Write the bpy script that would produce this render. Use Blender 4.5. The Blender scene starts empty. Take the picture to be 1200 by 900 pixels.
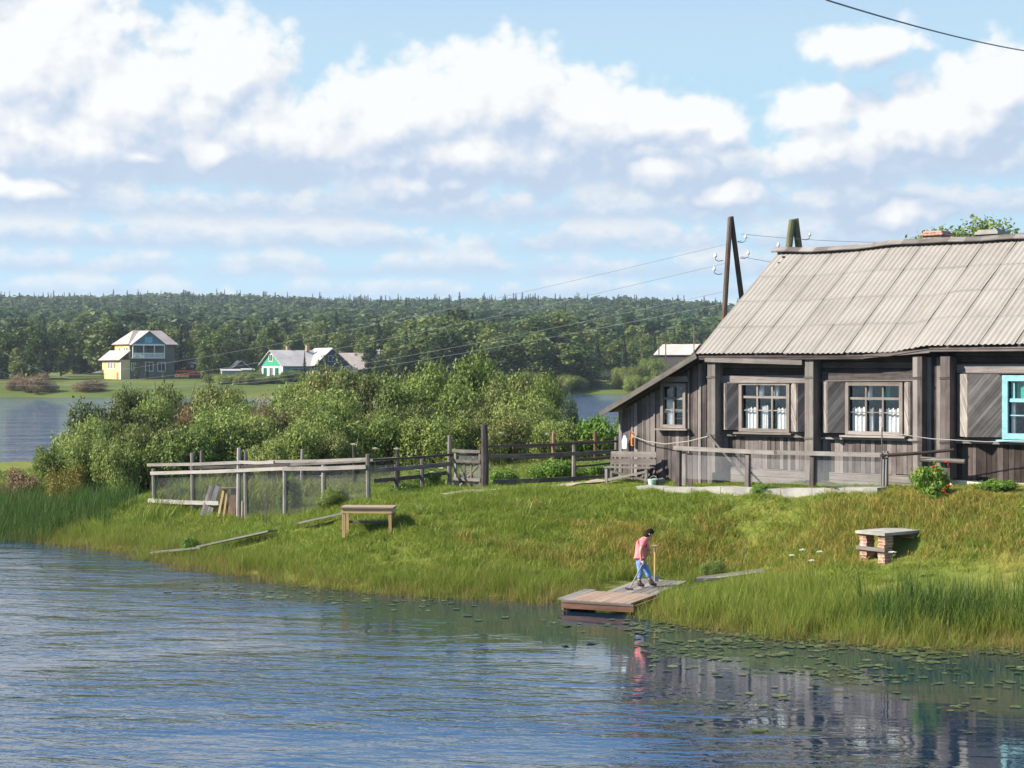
import bpy, math, random
import numpy as np
from mathutils import Vector, Matrix

random.seed(7)
RNG = np.random.default_rng(7)
R = math.radians
sc = bpy.context.scene
COL = sc.collection
EYE = 5.8                     # camera height above the lake

# ------------------------------------------------------------------ helpers
MATS = {}
ROOTM = {}


def tag(o, label=None, cat=None, group=None, kind=None):
    if label: o['label'] = label
    if cat: o['category'] = cat
    if group: o['group'] = group
    if kind: o['kind'] = kind
    return o


def empty(name, loc, rz=0.0, label=None, cat=None, group=None):
    o = bpy.data.objects.new(name, None)
    COL.objects.link(o)
    o.empty_display_size = 0.2
    o.location = loc
    o.rotation_euler = (0, 0, rz)
    ROOTM[o.name] = Matrix.Translation(loc) @ Matrix.Rotation(rz, 4, 'Z')
    return tag(o, label, cat, group)


def copy_tree(o, parent=None):
    c = o.copy()
    COL.objects.link(c)
    if parent: c.parent = parent
    for ch in list(o.children):
        copy_tree(ch, c)
    return c


class MB:
    """collects boards, tubes and panels and links them as one mesh object"""
    def __init__(s, seed=None):
        s.v = []; s.f = []; s.uv = []; s.r = []
        s.rg = random.Random(seed if seed is not None else random.random())

    def hexa(s, p, uvs=None, r=None):
        b = len(s.v)
        s.v += [tuple(q) for q in p]
        r = s.rg.random() if r is None else r
        for fi in ((0, 3, 2, 1), (4, 5, 6, 7), (0, 1, 5, 4), (1, 2, 6, 5), (2, 3, 7, 6), (3, 0, 4, 7)):
            s.f.append(tuple(b + k for k in fi)); s.r.append(r)
            s.uv += [uvs[k] for k in fi] if uvs else [(0, 0)] * 4

    def board(s, p0, p1, side, w, t, r=None, taper=1.0):
        """a board from p0 to p1 (centre line), width w along side, thickness t"""
        p0 = Vector(p0); p1 = Vector(p1)
        a = p1 - p0; L = a.length
        if L < 1e-6: return
        a.normalize(); sd = Vector(side); sd = (sd - a * sd.dot(a)).normalized(); n = a.cross(sd)
        P = []; U = []
        for q, x, k in ((p0, 0, 1.0), (p1, L, taper)):
            for i, j in ((-1, -1), (1, -1), (1, 1), (-1, 1)):
                P.append(q + sd * (i * w * k / 2) + n * (j * t * k / 2))
                U.append((x, (i * w + j * t) / 2))
        s.hexa([P[0], P[1], P[2], P[3], P[4], P[5], P[6], P[7]], U, r)

    def box(s, c0, c1, r=None):
        x0, y0, z0 = c0; x1, y1, z1 = c1
        d = (abs(x1 - x0), abs(y1 - y0), abs(z1 - z0))
        P = [(x0, y0, z0), (x1, y0, z0), (x1, y1, z0), (x0, y1, z0), (x0, y0, z1), (x1, y0, z1), (x1, y1, z1), (x0, y1, z1)]
        m = d.index(max(d))
        U = [(p[m], p[(m + 1) % 3] + p[(m + 2) % 3]) for p in P]
        s.hexa(P, U, r)

    def tube(s, pts, rad, n=8, r=None, cap=True):
        pts = [Vector(p) for p in pts]
        if not hasattr(rad, '__len__'): rad = [rad] * len(pts)
        r = s.rg.random() if r is None else r
        b = len(s.v); L = 0
        for i, p in enumerate(pts):
            t = (pts[min(i + 1, len(pts) - 1)] - pts[max(i - 1, 0)]).normalized()
            ref = Vector((0, 0, 1)) if abs(t.z) < .9 else Vector((1, 0, 0))
            x = t.cross(ref).normalized(); y = t.cross(x)
            for k in range(n):
                an = 2 * math.pi * k / n
                s.v.append(tuple(p + x * (rad[i] * math.cos(an)) + y * (rad[i] * math.sin(an))))
        for i in range(len(pts) - 1):
            l2 = L + (pts[i + 1] - pts[i]).length
            for k in range(n):
                k2 = (k + 1) % n
                s.f.append((b + i * n + k, b + i * n + k2, b + (i + 1) * n + k2, b + (i + 1) * n + k)); s.r.append(r)
                s.uv += [(L, k / n * .4), (L, (k + 1) / n * .4), (l2, (k + 1) / n * .4), (l2, k / n * .4)]
            L = l2
        if cap:
            for st, rev in ((b, False), (b + (len(pts) - 1) * n, True)):
                f = [st + k for k in range(n)]
                if not rev: f.reverse()
                s.f.append(tuple(f)); s.r.append(r); s.uv += [(0, 0)] * n

    def poly(s, pts, r=None):
        b = len(s.v)
        s.v += [tuple(p) for p in pts]
        s.f.append(tuple(range(b, b + len(pts)))); s.r.append(s.rg.random() if r is None else r)
        s.uv += [(p[0] + p[1], p[2]) for p in pts]

    def prism(s, pts, off, r=None):
        """closed solid: polygon pts extruded by off"""
        o = Vector(off); q = [Vector(p) + o for p in pts]
        r = s.rg.random() if r is None else r
        s.poly(list(reversed(pts)), r); s.poly(q, r)
        for i in range(len(pts)):
            j = (i + 1) % len(pts)
            s.poly([pts[i], pts[j], q[j], q[i]], r)

    def build(s, name, mat, parent=None, world=False, smooth=False):
        me = bpy.data.meshes.new(name)
        vs = s.v
        if world and parent is not None:
            inv = ROOTM[parent.name].inverted()
            vs = [tuple(inv @ Vector(v)) for v in vs]
        me.from_pydata(vs, [], s.f)
        uvl = me.uv_layers.new(name='UVMap')
        uvl.data.foreach_set('uv', np.array(s.uv, dtype=np.float32).ravel())
        at = me.attributes.new('rnd', 'FLOAT', 'FACE')
        at.data.foreach_set('value', np.array(s.r, dtype=np.float32))
        if smooth:
            me.polygons.foreach_set('use_smooth', np.ones(len(me.polygons), dtype=bool))
        me.materials.append(mat)
        me.validate(); me.update()
        o = bpy.data.objects.new(name, me)
        COL.objects.link(o)
        if parent is not None: o.parent = parent
        return o


# ------------------------------------------------------------------ materials
class NT:
    def __init__(s, tree): s.t = tree; s.n = tree.nodes; s.l = tree.links

    def new(s, typ, **kw):
        nd = s.n.new(typ)
        for k, v in kw.items():
            setattr(nd, k, v)
        return nd

    def put(s, nd, i, v):
        if v is None: return
        if hasattr(v, 'is_output'): s.l.new(v, nd.inputs[i])
        else: nd.inputs[i].default_value = v

    def math(s, op, a, b=None, c=None, clamp=False):
        nd = s.new('ShaderNodeMath', operation=op, use_clamp=clamp)
        for i, v in enumerate((a, b, c)): s.put(nd, i, v)
        return nd.outputs[0]

    def vmath(s, op, a, b=None, c=None):
        nd = s.new('ShaderNodeVectorMath', operation=op)
        for i, v in enumerate((a, b, c)): s.put(nd, i, v)
        return nd.outputs['Value'] if op in ('DOT_PRODUCT', 'LENGTH') else nd.outputs[0]

    def noise(s, vec, scale=1, detail=4, rough=.55, dist=0, col=False):
        nd = s.new('ShaderNodeTexNoise')
        if vec is not None: s.l.new(vec, nd.inputs['Vector'])
        nd.inputs['Scale'].default_value = scale; nd.inputs['Detail'].default_value = detail
        nd.inputs['Roughness'].default_value = rough; nd.inputs['Distortion'].default_value = dist
        return nd.outputs['Color' if col else 'Fac']

    def smooth(s, v, lo, hi, a=0.0, b=1.0):
        nd = s.new('ShaderNodeMapRange', interpolation_type='SMOOTHSTEP')
        s.put(nd, 0, v); s.put(nd, 1, lo); s.put(nd, 2, hi); s.put(nd, 3, a); s.put(nd, 4, b)
        return nd.outputs[0]

    def mix(s, f, a, b, mode='MIX'):
        nd = s.new('ShaderNodeMix', data_type='RGBA', blend_type=mode)
        s.put(nd, 0, f)
        for i, v in ((6, a), (7, b)):
            if hasattr(v, 'is_output'): s.l.new(v, nd.inputs[i])
            else: nd.inputs[i].default_value = (*v[:3], 1)
        return nd.outputs[2]

    def ramp(s, f, stops):
        nd = s.new('ShaderNodeValToRGB')
        e = nd.color_ramp.elements
        while len(e) < len(stops): e.new(.5)
        for k, (p, c) in enumerate(stops):
            e[k].position = p; e[k].color = (*c, 1)
        s.put(nd, 0, f)
        return nd.outputs[0]

    def xyz(s, x, y, z):
        nd = s.new('ShaderNodeCombineXYZ')
        for i, v in enumerate((x, y, z)): s.put(nd, i, v)
        return nd.outputs[0]

    def sep(s, v):
        nd = s.new('ShaderNodeSeparateXYZ'); s.l.new(v, nd.inputs[0])
        return nd.outputs

    def attr(s, name, typ='GEOMETRY'):
        nd = s.new('ShaderNodeAttribute', attribute_name=name, attribute_type=typ)
        return nd.outputs['Fac']

    def uv(s): return s.new('ShaderNodeUVMap').outputs[0]
    def pos(s): return s.new('ShaderNodeNewGeometry').outputs['Position']
    def objc(s): return s.new('ShaderNodeTexCoord').outputs['Object']
    def orand(s): return s.new('ShaderNodeObjectInfo').outputs['Random']


def material(name):
    m = bpy.data.materials.new(name); m.use_nodes = True
    t = NT(m.node_tree); t.n.clear()
    out = t.new('ShaderNodeOutputMaterial')
    b = t.new('ShaderNodeBsdfPrincipled')
    t.l.new(b.outputs[0], out.inputs[0])
    MATS[name] = m
    return m, t, b, out


def setb(t, b, col=None, rough=None, spec=None, bump=None, bstr=.3, bdist=.01):
    if col is not None:
        if hasattr(col, 'is_output'): t.l.new(col, b.inputs['Base Color'])
        else: b.inputs['Base Color'].default_value = (*col, 1)
    if rough is not None: t.put(b, 'Roughness', rough)
    if spec is not None: b.inputs['Specular IOR Level'].default_value = spec
    if bump is not None:
        bp = t.new('ShaderNodeBump'); bp.inputs['Strength'].default_value = bstr
        bp.inputs['Distance'].default_value = bdist
        t.l.new(bump, bp.inputs['Height']); t.l.new(bp.outputs[0], b.inputs['Normal'])


def wood(name, dark, mid, light, var=.55, stain=.35, knots=True):
    """weathered boards: long grain along u, a random tone for each board, blotchy wear"""
    m, t, b, _ = material(name)
    uv = t.uv(); rnd = t.attr('rnd')
    off = t.vmath('ADD', uv, t.xyz(t.math('MULTIPLY', rnd, 37.0), t.math('MULTIPLY', rnd, 11.3), 0.0))
    g1 = t.noise(t.vmath('MULTIPLY', off, (1.3, 42.0, 1)), 1, 5, .65, .4)
    g2 = t.noise(t.vmath('MULTIPLY', off, (.5, 7.0, 1)), 1, 3, .6)
    st = t.noise(t.pos(), 1.7, 5, .65)
    f = t.math('ADD', t.math('MULTIPLY', g1, .55), t.math('MULTIPLY', g2, .45))
    f = t.math('ADD', f, t.math('MULTIPLY', t.math('SUBTRACT', rnd, .5), var))
    f = t.math('ADD', f, t.math('MULTIPLY', t.math('SUBTRACT', st, .5), stain * 1.6), clamp=True)
    c = t.ramp(f, [(.18, dark), (.5, mid), (.82, light)])
    crack = t.smooth(g1, .30, .42)
    c = t.mix(t.math('MULTIPLY', t.math('SUBTRACT', 1.0, crack), .6), c, tuple(x * .35 for x in dark))
    setb(t, b, c, .85, .2, g1, .5, .008)
    return m


def plain(name, col, rough=.7, spec=.3, var=.18, scale=3.0, bump=0):
    m, t, b, _ = material(name)
    n = t.noise(t.objc(), scale, 5, .6)
    lo = tuple(c * (1 - var) for c in col); hi = tuple(min(1, c * (1 + var)) for c in col)
    c = t.mix(t.smooth(n, .3, .7), lo, hi)
    c = t.mix(t.math('MULTIPLY', t.attr('rnd'), var), c, tuple(x * .6 for x in col))
    setb(t, b, c, rough, spec, n if bump else None, bump, .02)
    return m


def leafmat(name, stops, trans=.3, obj_var=.5, pos_scale=0.0, pos_var=.6, rough=.55, dead=None, spec=.25):
    """foliage: leaf, plant and patch variation of the leaf colour"""
    m, t, b, out = material(name)
    rnd = t.attr('rnd')
    f = t.math('ADD', t.math('MULTIPLY', rnd, .55), t.math('MULTIPLY', t.orand(), obj_var))
    f = t.math('ADD', f, .5 - .5 * (.55 + obj_var))
    if pos_scale:
        pn = t.noise(t.pos(), pos_scale, 4, .6)
        f = t.math('ADD', f, t.math('MULTIPLY', t.math('SUBTRACT', pn, .5), pos_var * 2))
    f = t.math('MAXIMUM', t.math('MINIMUM', f, 1.0), 0.0)
    c = t.ramp(f, stops)
    if dead:
        dn = t.noise(t.pos(), dead[1], 4, .6)
        c = t.mix(t.smooth(dn, dead[2], dead[3]), c, dead[0])
    setb(t, b, c, rough, spec)
    tr = t.new('ShaderNodeBsdfTranslucent'); t.l.new(c, tr.inputs[0])
    mx = t.new('ShaderNodeMixShader'); mx.inputs[0].default_value = trans
    t.l.new(b.outputs[0], mx.inputs[1]); t.l.new(tr.outputs[0], mx.inputs[2]); t.l.new(mx.outputs[0], out.inputs[0])
    return m


W_DARK = wood('dark_weathered_wood', (.015, .011, .009), (.052, .039, .034), (.125, .100, .090))
W_GREY = wood('grey_weathered_wood', (.036, .029, .027), (.118, .098, .090), (.235, .206, .192))
W_PALE = wood('silver_weathered_wood', (.07, .06, .053), (.155, .137, .122), (.27, .248, .225), .4)
W_SHUT = wood('shutter_wood', (.085, .070, .062), (.215, .185, .165), (.37, .335, .305), .3)
W_FRAME = wood('window_frame_wood', (.10, .083, .072), (.21, .18, .158), (.35, .31, .28), .3)
W_FENCE = wood('fence_wood', (.12, .105, .092), (.25, .228, .203), (.38, .355, .325), .35)
W_NEW = wood('fresh_yellow_wood', (.30, .17, .07), (.47, .30, .14), (.60, .42, .24), .35, .2)
W_RED = wood('reddish_brown_wood', (.07, .035, .022), (.17, .088, .055), (.30, .18, .12), .4)
W_POLE = wood('tarred_pole_wood', (.035, .022, .016), (.09, .062, .048), (.17, .13, .11), .3)
W_MOSS = wood('mossy_pole_wood', (.06, .06, .028), (.14, .14, .075), (.23, .23, .14), .3)
W_TAN = wood('sunlit_tan_board', (.17, .115, .08), (.265, .188, .138), (.36, .27, .205), .25)  # the boards' own grey-brown tan
M_TURQ = plain('turquoise_paint', (.20, .40, .44), .5, .3, .2, 6)
M_WHITE = plain('white_paint', (.72, .72, .68), .6, .3, .08)
M_CURT = plain('curtain_cloth', (.85, .83, .80), .9, .1, .1, 9)
M_TEAL = plain('teal_cloth', (.06, .34, .26), .9, .1, .1, 9)
M_FOUND = plain('limewashed_foundation', (.62, .57, .44), .9, .1, .22, 2.5, .3)
M_CONC = plain('old_concrete', (.30, .285, .255), .9, .1, .22, 2.0, .3)
M_WIRE = plain('dark_wire', (.16, .16, .17), .5, .5, .05)
M_STEEL = plain('grey_steel', (.25, .25, .25), .45, .5, .1)
M_PORC = plain('porcelain', (.7, .7, .66), .25, .5, .05)
M_ROPE = plain('pale_rope', (.33, .315, .28), .9, .1, .1)
M_ORANGE = plain('orange_plastic', (.62, .19, .03), .5, .4, .1)
M_BAG = plain('pale_blue_bag', (.45, .60, .70), .6, .3, .12, 9)
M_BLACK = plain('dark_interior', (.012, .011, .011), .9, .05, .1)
M_STEM = plain('bark', (.10, .078, .06), .9, .1, .3, 4, .4)
M_BIRCH = plain('pale_bark', (.33, .29, .24), .9, .1, .3, 5, .3)


def glass():
    m, t, b, out = material('window_glass')
    setb(t, b, (.55, .60, .62), .04, .5, t.noise(t.objc(), 2.2, 2, .5), .12, .05)
    tr = t.new('ShaderNodeBsdfTransparent'); tr.inputs[0].default_value = (.92, .94, .94, 1)
    gl = t.new('ShaderNodeBsdfGlossy'); gl.inputs['Roughness'].default_value = .03
    lw_ = t.new('ShaderNodeLayerWeight'); lw_.inputs[0].default_value = .5
    bp = t.new('ShaderNodeBump'); bp.inputs['Strength'].default_value = .15; bp.inputs['Distance'].default_value = .03
    t.l.new(t.noise(t.objc(), 2.2, 2, .5), bp.inputs['Height']); t.l.new(bp.outputs[0], gl.inputs['Normal'])
    f = t.math('ADD', .07, t.math('MULTIPLY', t.math('POWER', lw_.outputs['Facing'], 4.0), .8), clamp=True)
    mx = t.new('ShaderNodeMixShader'); t.l.new(f, mx.inputs[0])
    t.l.new(tr.outputs[0], mx.inputs[1]); t.l.new(gl.outputs[0], mx.inputs[2]); t.l.new(mx.outputs[0], out.inputs[0])
    t.n.remove(b)
    return m


M_GLASS = glass()


def roofmat():
    m, t, b, _ = material('asbestos_cement_roof')
    rnd = t.attr('rnd'); p = t.objc()
    n1 = t.noise(p, .9, 5, .65); n2 = t.noise(p, 14, 5, .7); n3 = t.noise(p, 3.2, 6, .7)
    st = t.noise(t.vmath('MULTIPLY', t.uv(), (1.2, 9, 1)), 1, 4, .6)
    f = t.math('ADD', t.math('MULTIPLY', n1, .5), t.math('MULTIPLY', n2, .35))
    f = t.math('ADD', f, t.math('MULTIPLY', t.math('SUBTRACT', rnd, .5), .10))
    f = t.math('ADD', f, t.math('MULTIPLY', t.math('SUBTRACT', st, .42), .5), clamp=True)
    c = t.ramp(f, [(.12, (.155, .137, .118)), (.48, (.245, .222, .198)), (.85, (.31, .288, .262))])
    c = t.mix(t.smooth(n3, .56, .72, 0, .65), c, (.27, .235, .165))
    c = t.mix(t.smooth(t.noise(p, 30, 3, .6), .63, .72, 0, .6), c, (.14, .125, .11))
    setb(t, b, c, .9, .15, n2, .4, .01)
    return m


M_ROOF = roofmat()


def brick_mat():
    m, t, b, _ = material('old_red_brick')
    br = t.new('ShaderNodeTexBrick')
    pos = t.objc(); s = t.sep(pos)
    t.l.new(t.xyz(t.math('ADD', s[0], s[1]), s[2], 0.0), br.inputs['Vector'])
    br.inputs['Scale'].default_value = 1; br.inputs['Brick Width'].default_value = .25
    br.inputs['Row Height'].default_value = .075; br.inputs['Mortar Size'].default_value = .008
    br.inputs['Color1'].default_value = (.24, .10, .065, 1); br.inputs['Color2'].default_value = (.33, .165, .11, 1)
    br.inputs['Mortar'].default_value = (.42, .37, .31, 1)
    c = t.mix(t.smooth(t.noise(pos, 6, 5, .65), .45, .7, 0, .75), br.outputs[0], (.45, .37, .29))
    setb(t, b, c, .9, .1, br.outputs['Fac'], .4, -.01)
    return m


M_BRICK = brick_mat()

# ------------------------------------------------------------------ terrain
SHORE = [(-34, 66), (-24, 63.5), (-18.9, 61), (-13.9, 55.8), (-10.7, 52), (-7.2, 47.7), (-4.5, 45), (-1.5, 43.3), (1.3, 42.8),
         (3.0, 42.0), (3.9, 39.0), (5.5, 37.4), (7.2, 36.6), (10.6, 35.6), (14, 35.2), (20, 34.6), (30, 34)]
CTRL = [(x, y, 0.0) for x, y in SHORE] + [(x - .8, y - 5, -1.0) for x, y in SHORE] + [(x - 1.5, y - 12, -1.3) for x, y in SHORE[2:-2]]
CTRL += [(-4.1, 47.5, 1.27), (-4.28, 51, 1.83), (-12.1, 58, 1.2), (-1.89, 54, 1.80), (-.85, 53, 2.0), (3.36, 56, 2.08),
         (5.98, 50.2, 2.42), (12.0, 45, 2.78), (15, 42.3, 2.85), (7.27, 48.5, 2.28), (9.9, 46.2, 2.5), (9.3, 42, 1.33), (11.4, 41.5, 2.0),
         (12.6, 42.9, 2.45), (2.4, 48.5, 1.73), (0, 46, 1.0), (3.45, 46, .79), (6.2, 45.8, .85), (5.4, 43.8, .40), (4.2, 43.8, .16), (6.6, 44.3, .42), (7.5, 39.5, .55),
         (9.5, 38.3, .6), (12.5, 38.2, .75), (-15, 60, .6), (-11.2, 56, .8), (-7.6, 52.5, .86), (-10.2, 52.9, .2), (-7.25, 50, .66), (-4.9, 49.6, 1.3), (3.5, 52.3, 2.2),
         (-8, 65, 1.4), (0, 65, 1.9), (-25, 80, .7), (-15, 90, .9), (0, 95, 1.1), (10, 90, 1.4), (20, 80, 2), (30, 60, 2.5), (30, 45, 2.8), (25, 37, 1.2),
         (10, 65, 2.2), (-40, 108, -.2), (-20, 110, -.1), (0, 113, -.1), (20, 115, -.1), (50, 115, 0), (-40, 125, -1.5), (0, 128, -1.5), (40, 130, -1.5), (-36, 85, .5), (60, 40, 2.8), (60, 80, 2),
         (45, 33.5, 0), (45, 25, -1.2), (60, 33, 0), (-60, 70, 0), (-60, 62, -1), (-60, 90, .5), (-60, 108, -.2), (-60, 125, -1.5)]
for _a in (-3, -1, 1, 3, 5, 7, 9, 11):
    for _b, _z in ((-.2, 2.44), (-1.5, 2.34), (-2.3, 2.24)):
        CTRL.append((5.98 + .755 * _a + .656 * _b, 50.21 - .656 * _a + .755 * _b, _z + .035 * max(_a, -2)))
CTRL = [c for c in CTRL if c not in [(5.98, 50.2, 2.42), (12.0, 45, 2.78), (15, 42.3, 2.85), (7.27, 48.5, 2.28), (9.9, 46.2, 2.5), (12.6, 42.9, 2.45), (3.5, 52.3, 2.2)]]
CP = np.array(CTRL, dtype=float)


def _tps():
    n = len(CP); d = np.linalg.norm(CP[:, None, :2] - CP[None, :, :2], axis=2)
    K = np.where(d > 0, d * d * np.log(d + 1e-9), 0) + np.eye(n) * .15
    P = np.hstack([np.ones((n, 1)), CP[:, :2]])
    A = np.block([[K, P], [P.T, np.zeros((3, 3))]])
    return np.linalg.solve(A, np.concatenate([CP[:, 2], np.zeros(3)]))


TW = _tps()


def gz(x, y):
    x = np.asarray(x, float); y = np.asarray(y, float); sh = x.shape
    x = x.ravel(); y = y.ravel(); out = np.empty_like(x)
    for i in range(0, len(x), 20000):
        q = np.stack([x[i:i + 20000], y[i:i + 20000]], 1)
        d = np.linalg.norm(q[:, None, :] - CP[None, :, :2], axis=2)
        K = np.where(d > 0, d * d * np.log(d + 1e-9), 0)
        out[i:i + 20000] = K @ TW[:-3] + TW[-3] + q @ TW[-2:]
    b = .035 * np.sin(x * 2.3 + 1.7 * np.sin(y * 1.1)) + .03 * np.sin(y * 3.1 + x * 1.3) + .02 * np.sin(x * 6.1 - y * 4.7)
    return (out + b).reshape(sh)


def g1(x, y): return float(gz(np.array([x]), np.array([y]))[0])


def wave(x, y, s):
    """cheap smooth noise about 0..1"""
    return .5 + .25 * (np.sin(x * s + 1.3 * np.sin(y * s * .7 + 2)) * np.cos(y * s * 1.13 + 1.1 * np.sin(x * s * .6)) + np.sin(x * s * 2.3 + y * s * 1.7 + 2 * np.sin(x * s * .9 - y * s)) * .6)


def grid_mesh(name, xs, ys, zf, mat):
    X, Y = np.meshgrid(xs, ys); Z = zf(X, Y)
    nx, ny = len(xs), len(ys)
    V = np.stack([X.ravel(), Y.ravel(), Z.ravel()], 1)
    i = np.arange(nx * ny).reshape(ny, nx)
    F = np.stack([i[:-1, :-1], i[:-1, 1:], i[1:, 1:], i[1:, :-1]], -1).reshape(-1, 4)
    me = quadmesh(name, V, F)
    me.polygons.foreach_set('use_smooth', np.ones(len(F), dtype=bool))
    me.materials.append(mat)
    o = bpy.data.objects.new(name, me); COL.objects.link(o)
    return o


def quadmesh(name, V, F, rnd=None):
    me = bpy.data.meshes.new(name)
    k = F.shape[1]
    me.vertices.add(len(V)); me.vertices.foreach_set('co', np.asarray(V, np.float32).ravel())
    me.loops.add(F.size); me.loops.foreach_set('vertex_index', F.astype(np.int32).ravel())
    me.polygons.add(len(F)); me.polygons.foreach_set('loop_start', np.arange(0, F.size, k, dtype=np.int32))
    if rnd is not None:
        a = me.attributes.new('rnd', 'FLOAT', 'FACE'); a.data.foreach_set('value', np.asarray(rnd, np.float32))
    me.update(calc_edges=True)
    return me


def groundmat():
    m, t, b, _ = material('meadow_soil')
    p = t.pos()
    n = t.noise(p, .35, 5, .6); n2 = t.noise(p, 5, 5, .7)
    c = t.ramp(n, [(.3, (.09, .12, .022)), (.5, (.14, .16, .03)), (.7, (.20, .165, .045))])
    c = t.mix(t.smooth(n2, .35, .75, 0, .6), c, (.09, .10, .025))
    c = t.mix(t.smooth(t.noise(p, 2.2, 5, .7), .6, .75, 0, .7), c, (.13, .10, .055))
    z = t.sep(p)[2]
    c = t.mix(t.smooth(z, -.05, .12, 1, 0), c, (.045, .035, .018))
    setb(t, b, c, .95, .1, n2, .8, .06)
    return m


ground = grid_mesh('ground', np.arange(-60, 60.1, .4), np.arange(20, 131, .4), gz, groundmat())
tag(ground, kind='structure')

# far bank and hills: one sheet to the horizon
def far_shore(x):
    return 338 + .64 * np.clip(x + 60, 0, 76) + 6 * np.sin(x * .05) + 3 * np.sin(x * .17)


def hz(x, y):
    d = y - far_shore(x)
    z = np.where(d < 0, d * .1, 3.6 * (1 - np.exp(-d / 22)) + np.clip(d - 60, 0, None) * .028)
    hill = np.clip((y - 620) / 1000, 0, 1); hill = hill * hill * (3 - 2 * hill)
    crest = 37 - x * .024 + 4 * np.sin(x * .006 + 1) + 2.5 * np.sin(x * .017)
    z = z + hill * np.clip(crest - 22, 5, None) - np.clip(y - 1750, 0, None) * .06
    return np.maximum(z + 1.2 * np.sin(x * .03 + y * .02) * np.clip((d - 60) / 120, 0, 1), -4)


def hillmat():
    m, t, b, _ = material('far_meadow')
    p = t.pos(); n = t.noise(p, .03, 5, .6); n2 = t.noise(p, .6, 4, .6)
    c = t.ramp(n, [(.35, (.055, .085, .016)), (.55, (.10, .125, .025)), (.7, (.165, .155, .042))])
    c = t.mix(t.math('MULTIPLY', n2, .5), c, (.05, .06, .015))
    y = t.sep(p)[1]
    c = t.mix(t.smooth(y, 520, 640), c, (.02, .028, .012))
    setb(t, b, c, .95, .1)
    return m


ys = np.concatenate([np.arange(318, 480, 4.0), np.arange(480, 760, 12.0), np.arange(760, 4200, 60.0)])
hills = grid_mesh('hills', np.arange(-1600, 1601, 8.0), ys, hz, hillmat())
tag(hills, kind='structure')


def h1(x, y): return float(hz(np.array([x]), np.array([y]))[0])


# ------------------------------------------------------------------ water
def watermat():
    m, t, b, out = material('lake_water')
    p = t.pos(); s = t.sep(p)
    edge = t.math('ADD', t.math('SUBTRACT', s[0], 1.5), t.math('MULTIPLY', t.math('SUBTRACT', s[1], 30.0), .475))
    edge = t.math('ADD', edge, t.math('MULTIPLY', t.math('SUBTRACT', t.noise(t.vmath('MULTIPLY', p, (.25, .6, 1)), 1, 4, .6), .5), 7.0))
    rough = t.smooth(edge, -2.5, 2.2, 1.0, .07)
    far = t.smooth(s[1], 62, 90)
    rough = t.math('MAXIMUM', rough, far)
    gust = t.smooth(t.noise(t.vmath('MULTIPLY', p, (.10, .22, 1)), 1, 3, .6), .32, .68, .35, 1.25)
    amp = t.math('MULTIPLY', t.math('MULTIPLY', rough, gust), t.smooth(s[1], 60, 110, 1.0, 3.4))
    rot = t.new('ShaderNodeMapping'); rot.inputs['Rotation'].default_value = (0, 0, R(12)); t.l.new(p, rot.inputs[0])
    q = rot.outputs[0]
    w1 = t.noise(t.vmath('MULTIPLY', q, (.42, 1.25, 1)), 1, 2, .5, .6)
    w2 = t.noise(t.vmath('MULTIPLY', q, (1.9, 4.2, 1)), 1, 3, .55, .5)
    w3 = t.noise(t.vmath('MULTIPLY', q, (6.0, 11.0, 1)), 1, 2, .5, .3)
    hgt = t.math('ADD', t.math('MULTIPLY', w1, .17), t.math('ADD', t.math('MULTIPLY', w2, .075), t.math('MULTIPLY', w3, .016)))
    hgt = t.math('MULTIPLY', hgt, amp)
    bp = t.new('ShaderNodeBump'); bp.inputs['Strength'].default_value = 1.0; bp.inputs['Distance'].default_value = .46
    t.l.new(hgt, bp.inputs['Height']); t.l.new(bp.outputs[0], b.inputs['Normal'])
    b.inputs['Base Color'].default_value = (.007, .020, .038, 1)
    b.inputs['Roughness'].default_value = .03; b.inputs['IOR'].default_value = 2.6
    b.inputs['Specular IOR Level'].default_value = .5
    return m


mb = MB(1)
mb.poly([(-1500, -60, 0), (1500, -60, 0), (1500, 460, 0), (-1500, 460, 0)])
lake = mb.build('lake', watermat()); tag(lake, kind='structure')

# ------------------------------------------------------------------ sky
SUN_DIR = Vector((-.96, -.18, 0)).normalized() * math.cos(R(36)) + Vector((0, 0, math.sin(R(36))))
EXPO = 1.2
CLOUDS = [  # azimuth, elevation, half width, half height (hundredths of 2 rad) : the cumulus bank
    (-5.4, 3.6, 1.25, 1.3), (-5.9, 4.6, .75, .8), (-4.5, 3.1, 1.1, .85), (-3.3, 3.35, .72, .85), (-2.9, 2.7, 1.1, .65), (-4.9, 2.6, 1.4, .5),
    (-1.2, 3.0, 1.0, .75), (-.1, 3.25, .85, .65), (.9, 3.0, 1.0, .5), (-.4, 2.5, 1.7, .5), (1.9, 2.9, .75, .4), (2.4, 2.75, .35, .35),
    (4.1, 3.72, .62, .30), (3.55, 2.95, .55, .35), (5.6, 3.1, .9, .55), (4.9, 2.75, 1.2, .5), (3.7, 2.45, .9, .42),
    (-1.1, 2.15, .95, .26), (2.5, 1.95, .6, .24), (4.4, 1.8, .7, .24), (-5.6, 2.0, .8, .2), (-3.5, 2.5, .38, .34), (-4.3, 2.45, .5, .16), (1.8, 2.3, .7, .3), (6.9, 3.0, 1.0, .6), (-7.3, 3.6, 1.2, 1.2), (8.6, 2.8, 1.0, .5), (-9.5, 3, 1.3, .8)]


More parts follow.
